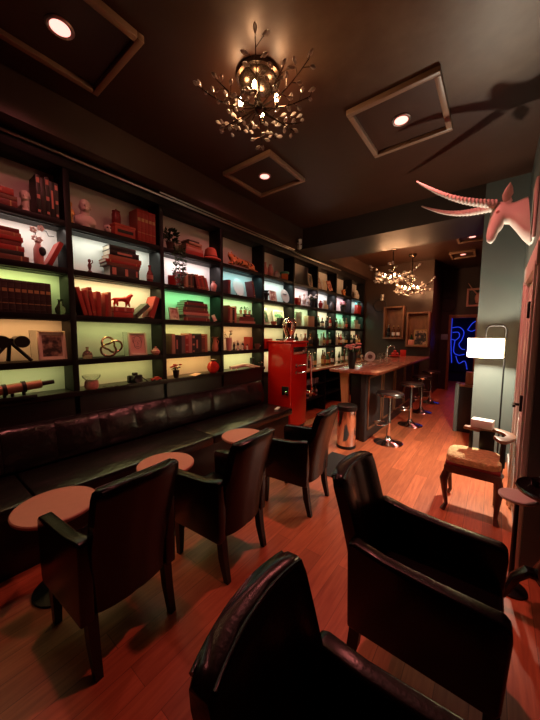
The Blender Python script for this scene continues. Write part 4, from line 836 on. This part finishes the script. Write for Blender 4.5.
dr = MB()
for pts in ([(.0, -.03, .2), (.0, -.045, .15), (.0, -.03, .09), (0, 0, .07), (0, .035, .09), (0, .045, .15), (0, .03, .2)], [(0, -.03, .155), (0, -.012, .16)], [(0, .012, .16), (0, .03, .155)], [(0, 0, .15), (0, .008, .125), (0, -.004, .12)], [(0, -.018, .1), (0, 0, .095), (0, .018, .1)], [(0, -.05, .14), (0, -.055, .19), (0, 0, .215), (0, .055, .19), (0, .05, .14)]): dr.tube([(-.0085, p[1], p[2]) for p in pts], .0018, 5)
pf = frame('clear framed line drawing of a face right of the knot sculpture', (XS+.05, 1.645, Z4), .205, .25, (0, R(-6), 0), M_cream, cmat((.75, .5, .4)), bw=.022, extra=dr)
MB().rng((-.04, -.032), (-.14, .11), (0, .257), .002).build('acrylic_back', M_glass, pf)
vessel('pink_sugar_pot', 'small pink round pot with lid at the divider right of the face drawing', 'pot', (XS+.06, 1.84, Z4), [(0, 0), (.025, 0), (.045, .02), (.048, .045), (.03, .06), (0, .062)], M_pink, extra=[('lid', MB().lathe([(.03, .063), (.025, .075), (.008, .08), (.012, .095), (0, .1)]), M_pink), ('spout', MB().tube([(0, -.04, .03), (0, -.06, .05)], [.012, .007]), M_pink)])
vessel('tan_vase', 'tan flared vase right of the upright book row', 'vase', (XS+.06, 2.735, Z4), [(0, 0), (.03, 0), (.045, .03), (.04, .08), (.025, .14), (.028, .18), (.05, .2), (.044, .2), (.02, .17), (0, .16)], M_terra, extra=[('handle', MB().tube([(.0, .03, .17), (.0, .065, .14), (0, .04, .07)], .007), M_terra)])
flowers('pale_flower_pot', 'pale pink flower in a small pot at the left of the orange lit shelf', (XS+.05, 3.01, Z4), .95, M_pink, M_cream, tall=True, n=4, seed=5)
for j, (x, y, s) in enumerate(((0, 3.15, 1), (.03, 3.2, .75), (-.02, 3.25, 1.15), (.04, 3.29, .8), (.0, 3.34, 1.05), (.04, 3.4, .65))):
    t = thing('figurine', f'black and white figurine, {ORD[j]} from the left of six left of the small red book', 'figurine', (XS+.02+x, y, Z4), R(40*j), 'black and white figurines')
    MB().lathe([(0, 0), (.022*s, 0), (.022*s, .01*s), (.012*s, .03*s), (.02*s, .075*s), (.008*s, .10*s)], seg=10).build('body', [M_black, M_plaster][j % 2], t); MB().ell((0, 0, .115*s), (.018*s, .018*s, .02*s)).build('head', [M_plaster, M_black][j % 2], t)
    MB().tube([(0, .012*s, .08*s), (.015*s, .035*s, .06*s), (.02*s, .03*s, .1*s)], .006*s).build('arm', M_plaster, t)
vessel('small_cup', 'small dark cup with pale rim right of the small red book', 'cup', (XS+.06, 3.645, Z4), [(0, 0), (.035, 0), (.03, .01), (.045, .06), (.045, .09), (.04, .09), (.035, .03), (0, .02)], cmat((.12, .05, .04)), extra=[('handle', MB().tube([(0, .044, .08), (0, .075, .06), (0, .042, .03)], .006), M_cream)])
o = single('red_tin', MB().rng((-.05, .05), (-.1, .1), (0, .17), .008), M_redplain, 'red tin box at the left behind the red cabinet top', 'box', (XS+.03, 3.93, Z4))
# counter row objects
te = thing('brass_telescope', 'copper telescope lying on a black stand at the left end of the counter', 'telescope', (XS+.10, .62, Z5))
MB().tube([(0, -.33, .065), (0, .02, .095), (0, .02, .095), (0, .13, .105)], [.04, .04, .036, .036], 20).build('tube', M_copper, te)
MB().tube([(0, .13, .105), (0, .22, .112)], [.02, .018], 14).build('eyepiece', M_black, te)
for y in (-.12, .0): MB().tube([(0, y, .065+.0857*(y+.33)), (0, y+.025, .067+.0857*(y+.33))], .047, 20).tube([(0, y+.012, .02), (0, y+.012, .10)], .012).build('clamp', M_black, te)
MB().box((0, -.06, .012), (.09, .30, .024), .005).build('stand_base', M_black, te); MB().tube([(0, -.06, .02), (0, -.06, .065)], .012).build('stand_post', M_black, te)
vessel('skull_bowl', 'pink carved bowl under a clear glass dish on the counter shelf', 'bowl', (XS+.09, 1.145, Z5), [(0, 0), (.05, 0), (.06, .02), (.058, .07), (.05, .085), (0, .08)], mat('carved_pink', (.62, .3, .26), .4, noise=.6, nscale=30), extra=[('glass_dish', MB().lathe([(.05, .087), (.075, .115), (.08, .135), (.076, .135), (.07, .115), (.045, .09)]), M_glass)])
o = single('eyeglasses', MB().tube([(.03+.022*math.cos(2*PI*k/20), -.03+.022*math.sin(2*PI*k/20), .005) for k in range(21)], .003, 6).tube([(.03+.022*math.cos(2*PI*k/20), .03+.022*math.sin(2*PI*k/20), .005) for k in range(21)], .003, 6).tube([(.03, -.008, .006), (.03, .008, .006)], .003, 6).tube([(.03, -.052, .005), (-.08, -.06, .005)], .003, 6).tube([(.03, .052, .005), (-.08, .06, .005)], .003, 6), M_black, 'thin black eyeglasses lying between pink bowl and black camera', 'eyeglasses', (XS+.11, 1.33, Z5+.001))
cmr = thing('old_camera', 'black vintage camera with lens lying on the counter shelf', 'camera', (XS+.09, 1.58, Z5))
MB().box((-.02, 0, .045), (.06, .15, .085), .012).build('camera_body', M_black, cmr); MB().lathe([(.04, 0), (.042, .03), (.036, .06), (.04, .075), (.03, .075), (.0, .06)], c=(.01, -.02, .045), M=Matrix.Rotation(R(80), 4, 'Y')).build('lens', M_blackmetal, cmr); MB().box((-.02, .0, .1), (.045, .05, .03), .008).build('viewfinder', M_black, cmr); MB().tube([(-.02, .075, .06), (.05, .11, .01), (.06, .05, .006), (.04, -.12, .006), (.0, -.08, .04)], .006).build('strap', M_black, cmr)
tcar = thing('toy_car', 'little red toy car on the counter shelf right of the black camera', 'toy car', (XS+.12, 1.80, Z5))
mb = MB(); mb.box((0, 0, .022), (.045, .12, .022), .008); mb.box((0, .005, .04), (.038, .055, .02), .008); mb.build('car_body', M_redplain, tcar)
for (x, y) in ((.022, .035), (.022, -.035), (-.022, .035), (-.022, -.035)): MB().lathe([(0, -.006), (.013, -.006), (.013, .006), (0, .006)], c=(x, y, .013), M=Matrix.Rotation(PI/2, 4, 'Y'), seg=14).build('wheel', M_black, tcar)
flowers('red_flower_pot', 'red flowers in a black square pot on the orange lit counter shelf', (XS+.08, 2.09, Z5), .78, M_black, M_redplain, n=10, seed=6)
o = single('folded_paper', MB().add([(-.06, -.1, 0), (.06, -.1, 0), (.06, 0, .022), (-.06, 0, .022), (-.06, .1, 0), (.06, .1, 0), (-.06, -.1, -.002), (.06, -.1, -.002), (.06, 0, .019), (-.06, 0, .019), (-.06, .1, -.002), (.06, .1, -.002)], [[0, 1, 2, 3], [3, 2, 5, 4], [6, 9, 8, 7], [9, 10, 11, 8], [0, 6, 7, 1], [4, 5, 11, 10]]), M_cream, 'folded pale paper lying between red flowers and the red vase', 'paper', (XS+.09, 2.42, Z5+.0025))
vessel('pomegranate_vase', 'bulbous red glossy vase with dark neck near the middle divider', 'vase', (XS+.08, 2.68, Z5), [(0, 0), (.04, 0), (.075, .04), (.085, .085), (.07, .13), (.035, .155), (.03, .165), (0, .16)], mat('red_lacquer', (.5, .03, .025), .18, noise=.6, nscale=14), extra=[('neck', MB().lathe([(.03, .166), (.038, .18), (.05, .185), (.04, .188), (.0, .175)]), M_black)])
dw = MB(); dw.tube([(0, -.33, .05), (0, -.2, .045), (0, -.05, .06), (0, .1, .055), (.02, .2, .03), (.05, .3, .012)], [.018, .03, .03, .022, .016, .008], 10); dw.tube([(0, -.05, .06), (.04, .05, .035), (.06, .16, .012)], [.02, .014, .007]); dw.tube([(0, -.2, .045), (.05, -.25, .012)], [.018, .01]); dw.tube([(0, -.3, .05), (.04, -.34, .012)], [.014, .008])
o = single('driftwood', dw, M_cream, 'pale driftwood branch lying on the yellow lit counter shelf', 'driftwood', (XS+.08, 3.33, Z5), smooth=60)
vessel('black_canister', 'tall thin black canister behind the driftwood', 'canister', (XS, 3.58, Z5), [(0, 0), (.035, 0), (.035, .15), (.03, .155), (0, .156)], M_black)
flowers('pink_bud_pot', 'tiny pink blossom in a dark pot at the right of the driftwood', (XS+.09, 3.69, Z5), .45, M_black, M_pink, n=3, seed=3)

# ------------------------------------------------------------------ bottles
GC = {'amber': (.3, .10, .02), 'clear': (.7, .7, .62), 'dark green': (.02, .06, .025), 'black': (.012, .012, .012), 'red': (.35, .03, .02), 'brown': (.12, .045, .02), 'pale green': (.4, .55, .4), 'white': (.75, .7, .62)}
LC = {'cream': (.7, .6, .45), 'white': (.8, .76, .7), 'red': (.5, .05, .04), 'black': (.02, .02, .02), 'gold': (.6, .4, .15)}
PR = [lambda h, r: [(0, 0), (r*.95, 0), (r, .01), (r, h*.6), (r*.85, h*.66), (r*.36, h*.76), (r*.34, h*.93), (r*.4, h*.935), (r*.4, h*.95), (0, h*.95)],
      lambda h, r: [(0, 0), (r*.95, 0), (r, .01), (r, h*.52), (r*.7, h*.66), (r*.34, h*.82), (r*.32, h*.95), (0, h*.95)],
      lambda h, r: [(0, 0), (r*1.1, 0), (r*1.15, .01), (r*1.15, h*.5), (r*1.0, h*.6), (r*.4, h*.68), (r*.4, h*.9), (0, h*.9)]]
GMAT = {k: mat('bottle_glass_' + k.replace(' ', '_'), v, .1, trans=(.6 if k in ('clear', 'pale green', 'amber') else 0), coat=.3) for k, v in GC.items()}
def bottle(label, loc, h, r, g, l, kind, group):
    t = thing('bottle', label, 'bottle', loc, 0, group); MB().lathe(PR[kind](h, r), seg=16).build('glass_body', GMAT[g], t)
    q = 1.15 if kind == 2 else 1; MB().lathe([(r*q+.0008, h*.16), (r*q+.0012, h*.17), (r*q+.0012, h*.42), (r*q+.0008, h*.43)], seg=16).build('label', cmat(LC[l], .6, 'label'), t)
    MB().lathe([(r*.42, h*(.9 if kind == 2 else .935)), (r*.42, h*.985), (r*.3, h), (0, h)], seg=12).build('cap', cmat(LC[['gold', 'black', 'red', 'black', 'cream'][(int(h*1000)+kind) % 5]], .4, 'label'), t)
    return t
gs, ls = list(GC), list(LC); rq = random.Random(21)
def bottle_row(bay, zed, where, n, x0=-3.11, hmax=.3, y0=None, y1=None, grp=None):
    a, b = (y0 if y0 is not None else BAY[bay]+.07), (y1 if y1 is not None else BAY[bay+1]-.11)
    for i in range(n):
        g, l = rq.choice(gs), rq.choice(ls); h = hmax*rq.uniform(.78, 1.0)
        bottle(f'{g} bottle, {l} label, {ORD[i]} from left {where}', (x0+rq.uniform(-.02, .02), a+(b-a)*(i+.5)/n, zed), h, rq.uniform(.034, .042), g, l, rq.randrange(3), grp or 'bottles on the bar shelves')
NM = {5: 'fourth', 6: 'third', 7: 'second', 8: 'last'}
for bay in (5, 6, 7, 8):
    w_ = {5: 'fourth bay from far end', 6: 'third bay from far end', 7: 'second bay from far end', 8: 'last far bay'}[bay]
    bottle_row(bay, Z4, 'on fourth shelf, ' + w_, [4, 5, 5, 4][bay-5])
    bottle_row(bay, .9205, 'on back counter, ' + w_, [6, 6, 5, 4][bay-5], x0=-3.0, hmax=.36)
bottle_row(6, Z3, 'on third shelf, third bay from far end', 4, hmax=.28)
bottle_row(7, Z3, 'on third shelf, second bay from far end', 4, hmax=.28)
o = single('pale_box', MB().rng((-.06, .06), (-.2, .2), (0, .14), .006), cmat((.5, .55, .45)), 'pale greenish box at the bottom of two on the last third shelf', 'box', (XS+.02, 7.92, Z3))
o = single('mint_tin', MB().rng((-.05, .05), (-.14, .14), (0, .10), .006), cmat((.45, .62, .48)), 'mint green tin stacked on the pale greenish box', 'box', (XS+.02, 7.86, Z3+.1405))
# glasses and bottles below the back counter
bottle_row(0, .3205, 'on the low shelf under the back counter', 6, x0=-2.95, hmax=.24, y0=4.72, y1=5.5, grp='bottles under the back counter')
for j in range(7):
    t = thing('drinking_glass', f'drinking glass, {ORD[j]} from the left on the upper shelf under the back counter', 'glass', (-2.93, 4.78+.105*j, .6005), 0, 'glasses under the back counter'); MB().lathe([(0, 0), (.03, 0), (.036, .11), (.034, .11), (.028, .01), (0, .008)], seg=16).build('tumbler', mat('frosted_glass', (.75, .75, .72), .15, trans=.5), t)
# ------------------------------------------------------------------ things on the bar
BT = 1.0755
fv = flowers('flower_tumbler', 'red and pink flowers in a tall black tumbler on the near corner of the bar', (-1.76, 4.37, BT), 1.3, M_black, cmat((.7, .3, .28)), tall=True, n=26, seed=12)
cl = thing('round_dial', 'round pale dial standing on the back counter behind the bar flowers', 'clock', (-2.2+.0, 6.6, BT), rot=(0, 0, R(-55))) if 0 else thing('round_dial', 'round pale dial with dark centre standing on the far left edge of the bar', 'dial', (-1.95, 5.75, BT), R(-60))
MB().lathe([(.0, 0), (.09, 0), (.10, .015), (.095, .03), (.07, .03), (.065, .02), (0, .02)], c=(0, 0, .10), M=Matrix.Rotation(PI/2, 4, 'Y'), seg=28).build('dial_rim', M_white, cl); MB().lathe([(0, .022), (.045, .022), (.045, .028), (0, .03)], c=(0, 0, .10), M=Matrix.Rotation(PI/2, 4, 'Y'), seg=20).build('dial_centre', cmat((.2, .12, .1)), cl)
GL = [(-1.82, 5.05), (-1.95, 6.35), (-1.9, 6.5), (-1.96, 6.65)]
for j, (x, y) in enumerate(GL):
    t = thing('tall_glass', ['tall clear glass on the bar between the flowers and the dial', 'first tall glass of the cluster past the dial on the bar', 'second tall glass of the cluster past the dial on the bar', 'third tall glass of the cluster past the dial on the bar'][j], 'glass', (x, y, BT), 0, 'glasses on the bar'); MB().lathe([(0, 0), (.032, 0), (.04, .14), (.038, .14), (.03, .012), (0, .01)], seg=18).build('tumbler', M_glass, t)
tp = thing('bar_tap', 'curved chrome bar tap on the far left side of the bar', 'tap', (-1.97, 7.0, BT)); MB().tube([(0, 0, 0), (0, 0, .2)] + [(.0+.08-.08*math.cos(a), 0, .2+.08*math.sin(a)) for a in [R(20*k) for k in range(1, 9)]], .014).build('spout', M_chrome, tp); MB().lathe([(.04, 0), (.04, .015), (.018, .03)], seg=18).build('base', M_chrome, tp); MB().tube([(0, 0, .12), (0, -.07, .14)], .01).build('tap_handle', M_chrome, tp)
rbw = thing('fruit_bowl', 'shallow dark bowl of red fruit on the far part of the bar', 'bowl', (-1.9, 7.35, BT)); MB().lathe([(0, 0), (.06, 0), (.13, .03), (.14, .036), (.13, .034), (.06, .012), (0, .01)], seg=24).build('bowl', M_redplain, rbw)
for j, (x, y, z) in enumerate(((.045, .03, .078), (-.045, .022, .078), (0, -.047, .078), (0, .0, .135))):
    o = MB().lathe([(0, -.036), (.02, -.034), (.038, -.005), (.036, .018), (.02, .034), (.006, .03), (0, .028)], seg=16).tube([(0, 0, .028), (.004, 0, .046)], .003, 5).build('red_apple', M_redplain, loc=(-1.9+x, 7.35+y, BT+z)); tag(o, ['red apple at the right in the fruit bowl on the bar', 'red apple at the left in the fruit bowl on the bar', 'red apple at the front in the fruit bowl on the bar', 'topmost red apple in the fruit bowl on the bar'][j], 'apple', 'apples in the bar fruit bowl')
mc = thing('menu_card', 'red folded menu card standing at the far end of the bar', 'menu card', (-1.82, 7.8, BT), R(-70)); MB().box((.015, 0, .08), (.004, .13, .16), .001, rot=(0, R(-8), 0)).build('front_leaf', M_redplain, mc); MB().box((-.015, 0, .08), (.004, .13, .16), .001, rot=(0, R(8), 0)).build('rear_leaf', M_redplain, mc)
# ------------------------------------------------------------------ wooden wall boxes at the end of the bar
def wallbox(label, x0, x1, z0, z1):
    t = thing('wall_box', label, 'wall shelf', (0, 0, 0), 0, 'open wooden wall boxes'); yb, yf = 8.419, 8.25; w = .045
    MB().rng((x0+w, x1-w), (yb-.02, yb-.001), (z0+w, z1-w)).build('back_board', M_midwood, t)
    for nm, q in (('side_board', ((x0, x0+w), (z0, z1))), ('side_board', ((x1-w, x1), (z0, z1))), ('top_board', ((x0+w, x1-w), (z1-w, z1))), ('bottom_board', ((x0+w, x1-w), (z0, z0+w)))): MB().rng(q[0], (yf, yb-.001), q[1], .004).build(nm, M_midwood, t)
    return t
wallbox('left open wooden wall box holding three bottles at the end of the bar', -2.47, -1.95, 1.50, 2.37); wallbox('right open wooden wall box holding a framed photo at the end of the bar', -1.88, -1.34, 1.30, 2.20)
for j, x in enumerate((-2.34, -2.21, -2.09)):
    g, l = ('black', 'black') if j == 0 else ('brown', 'white'); bottle(f'{["black", "dark brown", "dark brown"][j]} bottle, {ORD[j]} from the left in the left wooden wall box', (x, 8.33, 1.5455), .36 if j == 0 else .31, .045, g, l, 0, 'bottles in the wooden wall box')
frame('dark framed photo with gold edge standing in the right wooden wall box', (-1.54, 8.30, 1.346), .30, .40, (0, R(-5), R(-90)), M_gold, A_dark, bw=.016)
o = single('price_card', MB().rng((-.01, .01), (-.07, .07), (0, .14), .002), cmat((.75, .3, .2)), 'small orange card leaning in the right wooden wall box', 'card', (-1.76, 8.29, 1.346), rot=(0, R(-4), R(-90)))
vessel('green_wine_bottle', 'dark green bottle behind the orange card in the right wall box', 'bottle', (-1.76, 8.35, 1.346), PR[1](.3, .04), GMAT['dark green'], extra=[('cap', MB().lathe([(.015, .286), (.015, .3), (0, .301)], seg=12), M_gold)])

# ------------------------------------------------------------------ settle shelf things onto their boards
bpy.context.view_layer.update()
for o in list(C.objects):
    if o.parent or o.get('kind') == 'structure' or not o.get('category') or o.name.startswith(('bookcase', 'trailing_plant', 'bench', 'back_counter', 'soffit')): continue
    ms_ = [o] + list(o.children_recursive); pts_ = [(q.matrix_world @ Vector(c)) for q in ms_ if q.type == 'MESH' for c in q.bound_box]
    if not pts_ or max(p.x for p in pts_) > -2.85 or min(p.x for p in pts_) < -3.3: continue
    lo = min((q.matrix_world @ v.co).z for q in ms_ if q.type == 'MESH' for v in q.data.vertices)
    for zk in (Z1, Z2, Z3, Z4, Z5, .92):
        if -.05 < lo - zk < .012: o.location.z += zk + .0006 - lo
    fr = max(p.x for p in pts_); bk_ = min(p.x for p in pts_)
    if bk_ < SB + .002: o.location.x += SB + .003 - bk_
